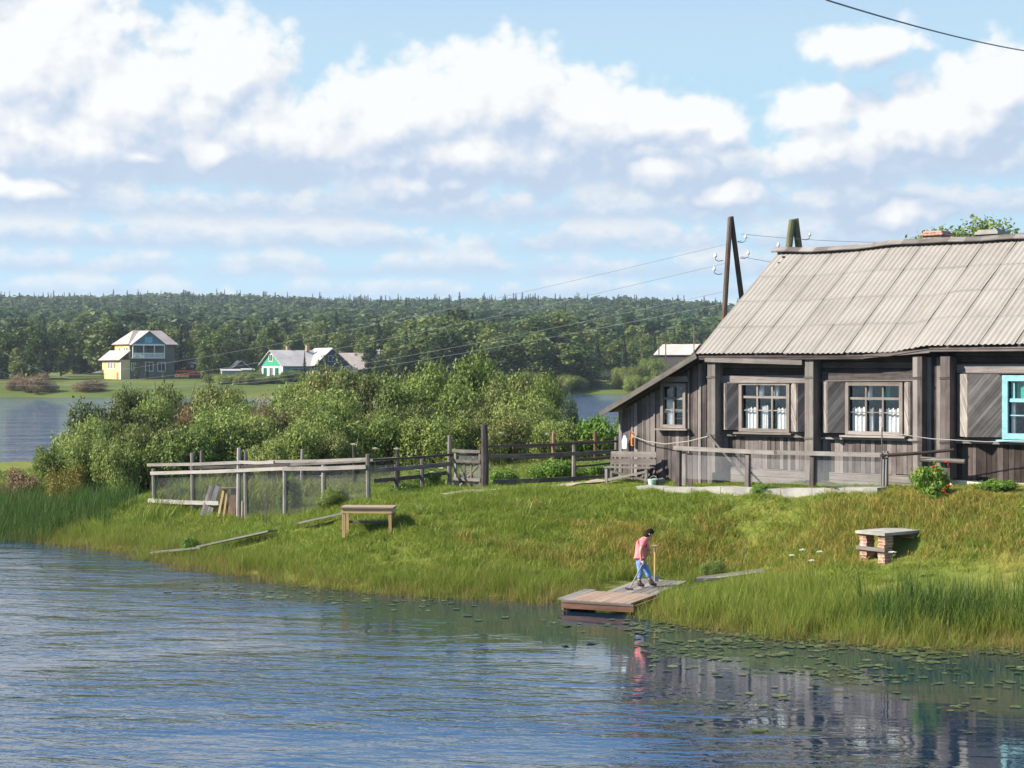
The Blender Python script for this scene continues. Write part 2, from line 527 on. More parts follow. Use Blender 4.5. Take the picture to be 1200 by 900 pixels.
def cloud_group(fine):
    """distance to the cumulus bodies (on a warped position) or the puffy detail on them"""
    g = bpy.data.node_groups.new('cloud_detail' if fine else 'cloud_body', 'ShaderNodeTree')
    g.interface.new_socket('P', in_out='INPUT', socket_type='NodeSocketVector')
    g.interface.new_socket('V', in_out='OUTPUT', socket_type='NodeSocketFloat')
    t = NT(g); gi = t.new('NodeGroupInput'); go = t.new('NodeGroupOutput')
    P = gi.outputs[0]
    if fine:
        n = t.noise(t.vmath('MULTIPLY', P, (1.0, 1.25, 1)), 2.1, 6, .57)
        vo = t.new('ShaderNodeTexVoronoi', feature='F1'); vo.inputs['Scale'].default_value = 3.3
        vo.inputs['Detail'].default_value = 1.5; vo.inputs['Roughness'].default_value = .5
        t.l.new(P, vo.inputs['Vector'])
        puff = t.math('SUBTRACT', .42, vo.outputs['Distance'])
        v = t.math('ADD', t.math('MULTIPLY', t.math('SUBTRACT', n, .5), 1.1), t.math('MULTIPLY', puff, .42))
    else:
        best = None
        for a, e, rx, ry in CLOUDS:
            rx *= 1.18; ry *= 1.15
            k = t.vmath('MULTIPLY_ADD', P, (1 / rx, 1 / ry, 0), (-a / rx, -e / ry, 0))
            d = t.vmath('DOT_PRODUCT', k, k)
            best = d if best is None else t.math('SMOOTH_MIN', best, d, .3)
        v = t.math('SUBTRACT', 1.0, t.math('SQRT', t.math('MAXIMUM', best, 0.0)))
    t.l.new(v, go.inputs[0])
    return g


def make_world():
    w = bpy.data.worlds.new('World'); sc.world = w; w.use_nodes = True
    t = NT(w.node_tree); t.n.clear()
    out = t.new('ShaderNodeOutputWorld'); bg = t.new('ShaderNodeBackground')
    t.l.new(bg.outputs[0], out.inputs[0]); bg.inputs[1].default_value = .0735
    sky = t.new('ShaderNodeTexSky', sky_type='NISHITA'); sky.sun_disc = False
    sky.sun_elevation = R(36); sky.sun_rotation = math.atan2(SUN_DIR.x, SUN_DIR.y)
    sky.air_density = 1.0; sky.dust_density = .6; sky.ozone_density = 1.6
    d = t.new('ShaderNodeTexCoord').outputs['Generated']
    x, y, z = t.sep(d)
    hyp = t.math('SQRT', t.math('ADD', t.math('MULTIPLY', x, x), t.math('MULTIPLY', y, y)))
    az = t.math('ARCTAN2', x, y)
    el = t.math('DIVIDE', z, t.math('MAXIMUM', hyp, .02))
    P = t.xyz(t.math('MULTIPLY', az, 20.0), t.math('MULTIPLY', el, 20.0), 0.0)
    gb, gf = cloud_group(False), cloud_group(True)
    wv = t.vmath('SUBTRACT', t.noise(P, 1.1, 2, .55, col=True), (.5, .5, .5))
    Q = t.vmath('MULTIPLY_ADD', wv, (.55, .40, 0), P)

    def ev(gr, vec):
        nd = t.new('ShaderNodeGroup'); nd.node_tree = gr; t.l.new(vec, nd.inputs[0]); return nd.outputs[0]
    LIT = (-.11, .15, 0)
    A0, B0, C0 = ev(gb, Q), ev(gb, t.vmath('ADD', Q, LIT)), ev(gb, t.vmath('ADD', Q, (-.12, .55, 0)))
    A1, B1 = ev(gf, P), ev(gf, t.vmath('ADD', P, LIT))
    dens = t.math('ADD', t.math('MULTIPLY', A0, 1.0), t.math('MULTIPLY', A1, .95))
    densB = t.math('ADD', t.math('MULTIPLY', B0, 1.0), t.math('MULTIPLY', B1, .95))
    alpha = t.smooth(dens, -.26, .22)
    small = t.math('MULTIPLY', t.math('SUBTRACT', dens, densB), .85)
    big = t.math('MULTIPLY', t.math('SUBTRACT', A0, C0), .80)
    lit = t.math('ADD', t.math('ADD', small, big), .50)
    lit = t.math('SUBTRACT', lit, t.smooth(el, .150, .085, 0, .42))
    lit = t.math('ADD', lit, t.smooth(az, -.16, -.30, 0, .22))
    # sky blue behind, pale towards the horizon
    blue = t.mix(t.smooth(el, .0, .20, .95, .55), sky.outputs[0], (4.15, 4.85, 5.5))
    blue = t.mix(t.smooth(el, .13, .30, .80, 0), blue, (2.85, 4.45, 5.55))
    blue = t.mix(t.math('MULTIPLY', t.smooth(el, .19, .30), t.smooth(el, 1.8, .9, 0, .9)), blue, (1.2, 2.95, 6.3))
    # flat far layers low over the horizon
    base = blue
    ax, ey = t.sep(P)[0], t.sep(P)[1]
    dt = t.noise(t.vmath('MULTIPLY', P, (1.0, 1.5, 1)), 2.6, 4, .6)
    for e0, hh, fq, sd_, op in ((.62, .20, .55, 3.1, .5), (.86, .22, .60, 7.7, .65), (1.12, .30, .50, 1.3, .8), (1.42, .36, .42, 9.2, .9), (1.78, .50, .34, 5.6, .95), (2.2, .6, .3, 2.4, .9)):
        pn = t.noise(t.xyz(t.math('MULTIPLY', ax, fq), t.math('MULTIPLY', ey, .35), sd_), 1.6, 3, .55)
        up = t.math('DIVIDE', t.math('SUBTRACT', ey, e0), hh)
        top_ = t.math('ADD', t.math('MULTIPLY', t.math('SUBTRACT', pn, .31), 4.6), t.math('MULTIPLY', t.math('SUBTRACT', dt, .5), 2.0))
        al = t.math('MULTIPLY', t.smooth(t.math('SUBTRACT', top_, up), -.15, .55), t.smooth(t.math('ADD', up, t.math('MULTIPLY', t.math('SUBTRACT', dt, .5), .6)), -.34, .12))
        sh_ = t.math('ADD', up, t.math('MULTIPLY', t.math('SUBTRACT', dt, .5), 1.5))
        cl_ = t.ramp(t.smooth(sh_, -.15, 1.0), [(.0, (3.15, 3.9, 4.95)), (.4, (4.1, 4.6, 5.25)), (.9, (5.4, 5.4, 5.35))])
        base = t.mix(t.math('MULTIPLY', al, op), base, cl_)
    ccol = t.ramp(t.math('MULTIPLY', lit, 1.0, clamp=True), [(.05, (3.15, 3.85, 4.85)), (.32, (4.0, 4.45, 5.2)), (.55, (4.95, 5.1, 5.4)), (.85, (5.9, 5.95, 5.9))])
    col = t.mix(t.math('MULTIPLY', alpha, .96), base, ccol)
    # scattered fair-weather cloud over the rest of the vault
    ez = t.math('MAXIMUM', z, .05)
    OP = t.xyz(t.math('DIVIDE', x, ez), t.math('DIVIDE', y, ez), 0.0)
    on = t.noise(OP, .9, 7, .55, .3)
    oa = t.math('MULTIPLY', t.smooth(on, .50, .64), t.smooth(el, .24, .42))
    col = t.mix(t.math('MULTIPLY', oa, .40), col, t.ramp(on, [(.55, (5.6, 5.7, 5.9)), (.8, (4.2, 4.6, 5.2))]))
    t.l.new(col, bg.inputs[0])
    w.cycles.sampling_method = 'MANUAL'; w.cycles.sample_map_resolution = 512


make_world()
sun = bpy.data.lights.new('sun', 'SUN'); sun.energy = 5.0; sun.angle = R(.5); sun.color = (1.0, .93, .82)
so = bpy.data.objects.new('sun', sun); COL.objects.link(so)
so.rotation_euler = (-SUN_DIR).to_track_quat('-Z', 'Y').to_euler()

cam = bpy.data.cameras.new('camera'); cam.lens = 60; cam.sensor_width = 36; cam.shift_y = -18 / 1200
cam.clip_end = 9000; cam.clip_start = .5
co = bpy.data.objects.new('camera', cam); COL.objects.link(co)
co.location = (0, 0, EYE); co.rotation_euler = (R(90), 0, 0)
sc.camera = co
sc.view_settings.view_transform = 'Standard'; sc.view_settings.look = 'None'; sc.view_settings.exposure = EXPO
sc.view_settings.gamma = 1; sc.view_settings.use_curve_mapping = False
sc.render.engine = 'CYCLES'
sc.cycles.max_bounces = 6; sc.cycles.transparent_max_bounces = 12; sc.cycles.diffuse_bounces = 3; sc.cycles.glossy_bounces = 3
sc.cycles.caustics_reflective = False; sc.cycles.caustics_refractive = False
sc.cycles.use_denoising = True
sc.cycles.sample_clamp_indirect = 6

# ------------------------------------------------------------------ foliage builders
def leaves(lobes, n, size, seed, up=.35, out_w=.7, gap=.42, shape=1.5):
    """leaf-sized faces spread through the volume of a crown made of ellipsoid lobes"""
    rg = np.random.default_rng(seed)
    L = np.array(lobes, float)
    w = L[:, 3] * L[:, 4] * L[:, 5]; w = w ** .75; w /= w.sum()
    m = int(n * 2.2)
    k = rg.choice(len(L), m, p=w)
    d = rg.normal(size=(m, 3)); d /= np.linalg.norm(d, axis=1)[:, None]
    r = rg.random(m) ** .38
    r = r * (1 + .22 * np.sin(d[:, 0] * 7 + k) * np.cos(d[:, 2] * 6 + k * 2) + .10 * rg.normal(size=m))
    c = L[k, :3] + d * r[:, None] * L[k, 3:6]
    s3 = 2.3 / max(.3, np.median(L[:, 3]))
    nz = np.sin(c[:, 0] * s3 * 2.1 + seed) * np.cos(c[:, 1] * s3 * 1.9) + np.sin(c[:, 2] * s3 * 2.4 + c[:, 0] * s3) * .8
    keep = (nz > -1.8 + gap * 2.4) | (rg.random(m) < .25)
    c = c[keep][:n]; d = d[keep][:n]; m = len(c)
    nor = d * out_w + rg.normal(size=(m, 3)) * .55 + np.array([0, 0, up]); nor /= np.linalg.norm(nor, axis=1)[:, None]
    t = np.cross(nor, rg.normal(size=(m, 3))); t /= np.linalg.norm(t, axis=1)[:, None] + 1e-9
    b = np.cross(nor, t)
    s = size * (.55 + .9 * rg.random(m))[:, None]
    V = np.stack([c - t * s * shape * .5, c + b * s * .42, c + t * s * shape * .5, c - b * s * .42], 1).reshape(-1, 3)
    F = np.arange(len(V)).reshape(-1, 4)
    # tone follows the leaf itself and the spray it grows on
    rn = np.clip(rg.random(m) * .55 + .25 * (np.sin(c[:, 0] * s3 * 1.3 + c[:, 2] * s3 + seed) * .5 + .5) + .1, 0, 1)
    return V, F, rn


def leafmesh(name, mat, *a, **k):
    V, F, rn = leaves(*a, **k)
    me = quadmesh(name, V, F, rn); me.materials.append(mat)
    return me


def crown_lobes(h0, h1, rad, n, seed, top=.55):
    """lumps of foliage spread over the outside of an egg-shaped crown"""
    rg = random.Random(seed); L = []; hm = (h0 + h1) / 2; hh = (h1 - h0) / 2
    L.append((0, 0, hm, rad * .62, rad * .62, hh * .80))
    for i in range(n):
        f = (i + .5) / n * 2 - 1; a = i * 2.4 + rg.uniform(-.4, .4)
        q = math.sqrt(max(0, 1 - f * f)) * (1.0 if f < 0 else .92)
        k = rg.uniform(.30, .48)
        L.append((q * rad * .68 * math.cos(a), q * rad * .68 * math.sin(a), hm + f * hh * .80, rad * k, rad * k, rad * k * rg.uniform(.85, 1.25)))
    return L


def spruce_leaves(h, rad, n, size, seed):
    rg = np.random.default_rng(seed)
    f = rg.random(n) ** .75; lay = 16
    ph = (f * lay) % 1.0
    r0 = rad * (1 - f) * (.45 + .55 * (1 - ph)) + .05
    a = rg.random(n) * 2 * np.pi
    r = r0 * np.sqrt(rg.random(n)) * (1 + .2 * np.sin(a * 3 + seed + f * 20))
    c = np.stack([r * np.cos(a), r * np.sin(a), h * (.04 + .96 * f) - r * .25], 1)
    o = np.stack([np.cos(a), np.sin(a), np.full(n, -.45)], 1); o /= np.linalg.norm(o, axis=1)[:, None]
    nor = np.stack([np.cos(a) * .4, np.sin(a) * .4, np.ones(n)], 1) + rg.normal(size=(n, 3)) * .35
    b = np.cross(nor, o); b /= np.linalg.norm(b, axis=1)[:, None]
    s = size * ((.6 + .8 * rg.random(n)) * (1.05 - .8 * f))[:, None]
    V = np.stack([c - o * s * .8, c + b * s * .4, c + o * s * .8, c - b * s * .4], 1).reshape(-1, 3)
    return V, np.arange(4 * n).reshape(-1, 4), rg.random(n)


def trunk_mb(h, r, seed, limbs=6, lean=.03, top=.85):
    rg = random.Random(seed); m = MB(seed)
    pts = []; rad = []
    for i in range(7):
        f = i / 6
        pts.append((lean * h * math.sin(f * 2 + seed), lean * h * math.cos(f * 2.6 + seed) * f, h * top * f)); rad.append(r * (1.15 - f * .95) if i else r * 1.5)
    m.tube(pts, rad, 7)
    for i in range(limbs):
        f = .3 + .6 * i / limbs; k = int(f * 6); p = Vector(pts[k]); a = i * 2.4 + rg.random(); q = h * .2 * (1.2 - f)
        m.tube([p, p + Vector((math.cos(a) * q * .6, math.sin(a) * q * .6, q * .45)), p + Vector((math.cos(a) * q, math.sin(a) * q, q * 1.1))], [r * .42, r * .28, r * .08], 5)
    return m


G_WILLOW = leafmat('willow_leaf', [(.0, (.075, .108, .020)), (.45, (.158, .212, .042)), (1, (.265, .30, .080))], .32, .6, .25, .35)
G_OLIVE = leafmat('olive_leaf', [(.0, (.055, .070, .016)), (.5, (.14, .168, .038)), (1, (.235, .235, .07))], .28, .6, .2, .4)
G_RUST = leafmat('rusty_leaf', [(.0, (.10, .055, .025)), (.5, (.18, .115, .055)), (1, (.25, .18, .09))], .25, .3, .2, .3)
G_YELLOW = leafmat('yellowing_leaf', [(.0, (.12, .11, .02)), (.5, (.22, .19, .035)), (1, (.30, .26, .06))], .3, .3, .3, .3)
G_DULL = leafmat('bluish_leaf', [(.0, (.030, .048, .026)), (.5, (.062, .09, .05)), (1, (.11, .14, .085))], .2, .3, .3, .3)
G_LUSH = leafmat('lush_leaf', [(.0, (.065, .125, .014)), (.5, (.13, .225, .030)), (1, (.21, .31, .055))], .35, .3, .4, .3)
G_BROAD = leafmat('broadleaf_wood_leaf', [(.0, (.024, .050, .014)), (.45, (.080, .122, .027)), (1, (.175, .205, .050))], .32, .85, .02, .35)
G_WOOD = leafmat('far_wood_leaf', [(.0, (.022, .050, .020)), (.5, (.056, .100, .032)), (1, (.120, .160, .050))], .35, .9, .008, .4)
G_SPRUCE = leafmat('spruce_needles', [(.0, (.014, .032, .018)), (.5, (.030, .058, .030)), (1, (.055, .088, .042))], .25, .7)
G_FLOWER_RED = plain('red_petal', (.55, .03, .02), .6, .2, .1)
G_FLOWER_WHITE = plain('white_petal', (.75, .75, .62), .7, .2, .1)

# ------------------------------------------------------------------ scatter (grass, reeds, far wood) as one object each
def proto(name, me):
    return bpy.data.objects.new(name, me)


def scatter(name, P, rot, scl, idx, protos, label=None, cat=None):
    me = bpy.data.meshes.new(name); n = len(P)
    me.vertices.add(n); me.vertices.foreach_set('co', np.asarray(P, np.float32).ravel())
    for an, ty, key, val in (('rot', 'FLOAT_VECTOR', 'vector', rot), ('scl', 'FLOAT_VECTOR', 'vector', scl), ('idx', 'INT', 'value', idx)):
        a = me.attributes.new(an, ty, 'POINT'); a.data.foreach_set(key, np.asarray(val, np.int32 if ty == 'INT' else np.float32).ravel())
    o = bpy.data.objects.new(name, me); COL.objects.link(o)
    g = bpy.data.node_groups.new(name + '_scatter', 'GeometryNodeTree')
    g.interface.new_socket('Geometry', in_out='INPUT', socket_type='NodeSocketGeometry')
    g.interface.new_socket('Geometry', in_out='OUTPUT', socket_type='NodeSocketGeometry')
    gi = g.nodes.new('NodeGroupInput'); go = g.nodes.new('NodeGroupOutput')
    ip = g.nodes.new('GeometryNodeInstanceOnPoints'); jn = g.nodes.new('GeometryNodeGeometryToInstance')
    for p in reversed(protos):
        oi = g.nodes.new('GeometryNodeObjectInfo'); oi.inputs['Object'].default_value = p; oi.inputs['As Instance'].default_value = False
        g.links.new(oi.outputs['Geometry'], jn.inputs[0])
    g.links.new(gi.outputs[0], ip.inputs['Points']); g.links.new(jn.outputs[0], ip.inputs['Instance'])
    ip.inputs['Pick Instance'].default_value = True
    for an, ty, sk in (('idx', 'INT', 'Instance Index'), ('rot', 'FLOAT_VECTOR', 'Rotation'), ('scl', 'FLOAT_VECTOR', 'Scale')):
        na = g.nodes.new('GeometryNodeInputNamedAttribute'); na.data_type = ty; na.inputs[0].default_value = an
        g.links.new(na.outputs[0], ip.inputs[sk])
    g.links.new(ip.outputs[0], go.inputs[0])
    md = o.modifiers.new('scatter', 'NODES'); md.node_group = g
    tag(o, label, cat, kind='stuff')
    return o


def tuft(name, mat, n, rad, h, w, seed, bend=.35, head=0.0):
    rg = np.random.default_rng(seed); V = []; F = []; rn = []
    for i in range(n):
        a = rg.random() * 6.283; q = rad * math.sqrt(rg.random()); x0, y0 = q * math.cos(a), q * math.sin(a)
        hh = h * (.55 + .6 * rg.random()); da = rg.random() * 6.283; bd = bend * hh * (.3 + rg.random())
        wa = rg.random() * 6.283; wx, wy = math.cos(wa) * w * .5, math.sin(wa) * w * .5
        b = len(V); r = rg.random()
        for f in (0, .4, .75, 1.0):
            k = 1 - f ** 1.5 * .93
            if head and f >= .75: k = head * (1 if f < 1 else .25)
            cx, cy, cz = x0 + math.cos(da) * bd * f * f, y0 + math.sin(da) * bd * f * f, hh * f * (1 - .12 * f)
            V += [(cx - wx * k, cy - wy * k, cz), (cx + wx * k, cy + wy * k, cz)]
        for s in range(3):
            F.append((b + 2 * s, b + 2 * s + 1, b + 2 * s + 3, b + 2 * s + 2)); rn.append(r)
    me = quadmesh(name, np.array(V), np.array(F), rn); me.materials.append(mat)
    return proto(name, me)

# ------------------------------------------------------------------ the weathered house
HZ = 2.3
house = empty('timber_house', (5.98, 50.21, HZ), R(-41), 'old grey timber house with a pale corrugated roof and a lean-to, on the grassy bank', 'house')
HR = random.Random(5)


def L(a, b, z): return (a, b, z - HZ)


def siding_h(m, a0, a1, z0, z1, b, w=.17, t=.035):
    z = z0
    while z < z1 - .02:
        ww = min(w * HR.uniform(.9, 1.1), z1 - z)
        db = HR.uniform(-.006, .006)
        m.board(L(a0, b + db, z + ww / 2), L(a1, b + db, z + ww / 2), (0, 0, 1), ww - .012, t)
        z += ww


def siding_v(m, a0, a1, z0, ztop, b, w=.145, t=.03, jit=.02):
    a = a0
    while a < a1 - .02:
        ww = min(w * HR.uniform(.75, 1.25), a1 - a)
        zt = ztop(a + ww / 2) if callable(ztop) else ztop
        zb = z0(a) if callable(z0) else z0
        db = HR.uniform(-.010, .010)
        m.board(L(a + ww / 2, b + db, zb + HR.uniform(-jit, jit)), L(a + ww / 2 + HR.uniform(-.006, .006), b + db, zt), (1, 0, 0), ww - .010, t)
        a += ww


A_END = 14.0; BACK = 8.0
WINS = [(.90, 2.60), (4.40, 6.15), (9.02, 10.85)]
ZS, ZT = 3.98, 5.43
# upper walls of dark horizontal boards, broken by the window openings
m = MB(11)
for a0, a1 in ((0, 7.68), (7.68, A_END)):
    siding_h(m, a0, a1, ZT + .02, 6.30, 0)
prev = 0.0
for a0, a1 in WINS + [(A_END, A_END)]:
    siding_h(m, prev, a0 if a0 < A_END else A_END, ZS, ZT + .02, 0); prev = a1
m.build('log_wall', W_DARK, house)
m = MB(12)
siding_v(m, 0, 7.4, 2.92, ZS - .10, -.02)
m.build('lower_boarding', W_GREY, house)
m = MB(13)
siding_v(m, 7.7, A_END, 2.86, ZS - .03, -.03)
m.build('dark_boarding', W_DARK, house)
m = MB(14)
siding_h(m, 0, 7.4, 2.30, 2.92, -.05, .2)
m.build('base_boards', W_PALE, house)
m = MB(15)
siding_v(m, 6.88, 7.42, 3.0, 6.1, -.14)
m.build('recess_boarding', W_GREY, house)
m = MB(16)
m.box(L(7.5, -.06, 2.2), L(A_END, .1, 2.855))
m.build('foundation', M_FOUND, house)
# the other walls, the floor and the gables
m = MB(17)
siding_h(m, 0, A_END, 2.3, 6.3, BACK, .2)
for aa in (0.0, A_END):
    z = 2.3
    while z < 6.2:
        m.board(L(aa, 0, z + .1), L(aa, BACK, z + .1), (0, 0, 1), .195, .04); z += .2
    while z < 9.2:
        f = (z + .1 - 6.2) / 3.25
        m.board(L(aa, f * 4, z + .1), L(aa, BACK - f * 4, z + .1), (0, 0, 1), .195, .04); z += .2
m.build('rear_walls', W_DARK, house)
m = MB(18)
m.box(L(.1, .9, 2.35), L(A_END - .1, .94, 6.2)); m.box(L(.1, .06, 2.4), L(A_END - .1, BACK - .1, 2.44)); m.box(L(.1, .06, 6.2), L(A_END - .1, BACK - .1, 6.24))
m.build('dark_room_shell', M_BLACK, house)  # near-black shell behind the windows; its colour stands in for room shade

# header and sill boards
for i, (a0, a1, z, w) in enumerate(((.28, 3.24, 5.50, .20), (3.64, 6.55, 5.60, .26), (7.72, A_END, 5.80, .22))):
    m = MB(20 + i)
    m.board(L(a0, -.07, z), L(a1, -.07, z + .02), (0, 0, 1), w, .05); m.board(L(a0, -.10, z - w / 2 - .01), L(a1, -.10, z - w / 2 + .01), (0, 1, 0), .12, .03)
    m.build('header_board', W_GREY, house)


def clip(poly, nx, ny, d, keep_less):
    out = []
    for i in range(len(poly)):
        p, q = poly[i], poly[(i + 1) % len(poly)]
        fp = p[0] * nx + p[1] * ny - d; fq = q[0] * nx + q[1] * ny - d
        if not keep_less: fp, fq = -fp, -fq
        if fp <= 0: out.append(p)
        if (fp < 0 < fq) or (fq < 0 < fp):
            k = fp / (fp - fq); out.append((p[0] + (q[0] - p[0]) * k, p[1] + (q[1] - p[1]) * k))
    return out


def shutter_leaf(m, A, B, z0, z1, sign, pitch=.088):
    """one leaf of a bi-fold shutter from plan point A to plan point B, clad with diagonal planks"""
    A = Vector((A[0], A[1], 0)); B = Vector((B[0], B[1], 0)); e = (B - A); w = e.length; e.normalize()
    n = Vector((e.y, -e.x, 0))
    h = z1 - z0; rect = [(0, 0), (w, 0), (w, h), (0, h)]
    nx, ny = (math.sin(R(50)), math.cos(R(50))) if sign > 0 else (-math.sin(R(50)), math.cos(R(50)))
    ds = [p[0] * nx + p[1] * ny for p in rect]; k = min(ds)

    def W(p, o): q = A + e * p[0] + n * o; return (q.x, q.y, z0 - HZ + p[1])
    while k < max(ds):
        pl = clip(clip(rect, nx, ny, k + .006, False), nx, ny, k + pitch, True)
        if len(pl) > 2:
            r = m.rg.random(); b = len(m.v); c = len(pl)
            m.v += [W(p, .022) for p in pl] + [W(p, 0) for p in pl]
            uvs = [(p[0] * ny - p[1] * nx, p[0] * nx + p[1] * ny) for p in pl]
            m.f.append(tuple(range(b, b + c))); m.r.append(r); m.uv += uvs
            for i in range(c):
                j = (i + 1) % c
                m.f.append((b + i, b + c + i, b + c + j, b + j)); m.r.append(r); m.uv += [uvs[i], uvs[i], uvs[j], uvs[j]]
        k += pitch
    b0 = [W((x, y), -.004) for x, y in rect]; b1 = [W((x, y), -.025) for x, y in rect]
    m.hexa(b1 + b0, [(y, x) for x, y in rect] * 2)


def shutter(a0, am, a1, z0, z1, out, seed):
    m = MB(seed); out *= 1.45
    shutter_leaf(m, (a0, -.06), (am, -.06 - out), z0, z1, 1)
    shutter_leaf(m, (am + .01, -.06 - out), (a1, -.06), z0, z1, -1)
    return m.build('shutter', W_SHUT, house)


shutter(.32, .60, .87, 4.02, 5.38, .20, 31); shutter(2.64, 3.0, 3.24, 4.02, 5.38, .20, 32)
shutter(3.66, 4.00, 4.36, 4.02, 5.44, .24, 33); shutter(6.19, 6.46, 6.66, 4.02, 5.44, .18, 34)
shutter(7.74, 8.27, 8.98, 4.02, 5.66, .34, 35); shutter(10.9, 11.4, 12.0, 4.02, 5.66, .34, 36)


def casement(a0, a1, z0, z1, mat, b, seed, curt, cols=3, fw=.10, transom=.69):
    m = MB(seed)
    zt = z0 + (z1 - z0) * transom
    for a in (a0 + fw / 2, a1 - fw / 2): m.board(L(a, b - .05, z0), L(a, b - .05, z1), (1, 0, 0), fw, .10)
    for z in (z0 + fw / 2, z1 - fw / 2): m.board(L(a0 + fw, b - .05, z), L(a1 - fw, b - .05, z), (0, 0, 1), fw, .10)
    m.board(L(a0 + fw, b - .02, zt), L(a1 - fw, b - .02, zt), (0, 0, 1), .065, .06)
    wd = (a1 - a0 - 2 * fw) / cols
    for i in range(1, cols): m.board(L(a0 + fw + wd * i, b - .02, z0 + fw), L(a0 + fw + wd * i, b - .02, z1 - fw), (1, 0, 0), .05, .055)
    for i in range(cols):
        m.board(L(a0 + fw + wd * i + .025, b - .015, z0 + (zt - z0) * .62), L(a0 + fw + wd * (i + 1) - .025, b - .015, z0 + (zt - z0) * .62), (0, 0, 1), .03, .035)
    win = m.build('window', mat, house)
    g = MB(seed); g.box(L(a0 + fw * .6, b + .012, z0 + fw * .6), L(a1 - fw * .6, b + .018, z1 - fw * .6)); g.build('pane', M_GLASS, win)
    for (ca, cb, cz0, cz1, mt) in curt:
        c = MB(seed + 1); n = 10
        for i in range(n):
            x0 = ca + (cb - ca) * i / n; x1 = ca + (cb - ca) * (i + 1) / n; dz = .03 * math.sin(i * 2.1)
            y0 = b + .07 + .025 * math.sin(i * 1.9); y1 = b + .07 + .025 * math.sin((i + 1) * 1.9)
            c.hexa([L(x0, y0, cz0), L(x1, y1, cz0), L(x1, y1 + .01, cz0), L(x0, y0 + .01, cz0), L(x0, y0, cz1 + dz), L(x1, y1, cz1 + dz), L(x1, y1 + .01, cz1 + dz), L(x0, y0 + .01, cz1 + dz)], r=.2)
        c.build('curtain', mt, win)
    s = MB(seed + 2); s.board(L(a0 - .12, b - .11, z0 - .045), L(a1 + .12, b - .11, z0 - .03), (0, 1, 0), .2, .05); s.build('sill', mat, win)
    return win


casement(*WINS[0], ZS, ZT, W_FRAME, -.03, 41, [(1.04, 1.44, 4.06, 4.66, M_CURT), (1.58, 1.82, 4.06, 4.72, M_CURT), (2.10, 2.50, 4.06, 4.66, M_CURT), (1.42, 1.66, 4.95, 5.36, M_CURT), (1.98, 2.16, 4.9, 5.36, M_CURT)])
casement(*WINS[1], ZS, ZT, W_FRAME, -.03, 44, [(4.54, 5.0, 4.06, 4.72, M_CURT), (5.06, 5.2, 4.06, 4.70, M_CURT), (5.36, 5.5, 4.06, 4.70, M_CURT), (5.58, 6.04, 4.06, 4.70, M_CURT), (4.95, 5.15, 4.92, 5.36, M_CURT), (5.5, 5.7, 4.92, 5.36, M_TEAL)])
w3 = casement(*WINS[2], ZS, ZT + .2, M_TURQ, -.06, 47, [(9.2, 9.8, 5.0, 5.56, M_TEAL), (9.2, 9.32, 4.1, 5.0, M_CURT), (10.2, 10.7, 4.1, 5.5, M_CURT)], 3, .15, .6)
w3['label'] = 'turquoise painted window at the right end of the wall'
m = MB(50)
m.box(L(9.3, -.10, ZT - .42), L(9.34, -.03, ZT + .02)); m.box(L(9.18, -.10, ZT - .44), L(9.6, -.03, ZT - .40))
m.build('vent_sash', M_TURQ, w3)
for i, (a0, a1) in enumerate(((.3, 3.25), (3.64, 6.6), (7.72, A_END))):
    m = MB(51 + i); m.board(L(a0, -.09, ZS - .12), L(a1, -.09, ZS - .10), (0, 1, 0), .14, .05); m.board(L(a0, -.035, ZS - .05), L(a1, -.035, ZS - .04), (0, 0, 1), .10, .04)
    m.build('sill_rail', W_PALE, house)

# pilasters that box in the log ends
for i, (a, z0) in enumerate(((.02, 2.45), (3.30, 2.62), (6.62, 3.0), (7.42, 2.9))):
    m = MB(60 + i)
    m.board(L(a + .07, -.42, z0), L(a + .07, -.42, 6.12), (1, 0, 0), .135, .035); m.board(L(a + .21, -.425, z0), L(a + .21, -.425, 6.12), (1, 0, 0), .13, .035)
    for s_ in (a + .015, a + .262):
        m.board(L(s_, -.215, z0), L(s_, -.215, 6.12), (0, 1, 0), .36, .03)
    for zc in (5.55, 3.85): m.board(L(a - .015, -.448, zc), L(a + .29, -.448, zc + .01), (0, 0, 1), .055, .02, r=0.0)
    m.build('pilaster', W_PALE if i < 2 else W_GREY, house)

# lean-to on the gable end
def lz(a): return 6.06 + .504 * (a + .32)


m = MB(70)
for a0, a1, z0, zt in ((-3.57, -1.95, 2.0, None), (-1.95, -.98, 2.0, 3.97), (-.98, 0.02, 2.2, None)):
    siding_v(m, a0, a1, z0, zt if zt else lz, .0, .15, .035, .03)
siding_v(m, -1.95, -.98, 5.38, lz, .0, .15, .035)
a = -3.5
for k in range(9):  # cover strips
    aa = -3.45 + k * .42
    if not -2.0 < aa < -.95: m.board(L(aa, -.035, 2.1), L(aa, -.035, lz(aa) - .02), (1, 0, 0), .055, .022)
z = 2.0
while z < 4.3:
    m.board(L(-3.57, .02, z + .1), L(-3.57, BACK - .2, z + .1), (0, 0, 1), .19, .035); z += .2
m.build('lean_to_wall', W_GREY, house)
m = MB(71)
b = -.55
while b < BACK:
    m.board(L(-3.85, b + .1, 4.47), L(-.30, b + .1, 6.235), (0, 1, 0), .19, .035); b += .2
m.build('lean_to_roof', W_GREY, house)
m = MB(72)
m.board(L(-3.87, -.575, 4.40), L(-.28, -.575, 6.18), (0, 0, 1), .15, .03)
m.build('verge_board', W_PALE, house)
lw = casement(-1.92, -1.00, 4.02, 5.36, W_FRAME, -.01, 73, [(-1.8, -1.55, 4.1, 4.9, M_CURT)], 2, .10, .66)
m = MB(76); m.board(L(-2.02, -.085, 5.46), L(-.92, -.085, 5.50), (0, 0, 1), .16, .05); m.build('head_casing', W_FRAME, lw)

# corrugated roof: overlapping sheets
SL = math.hypot(4.55, 3.23)


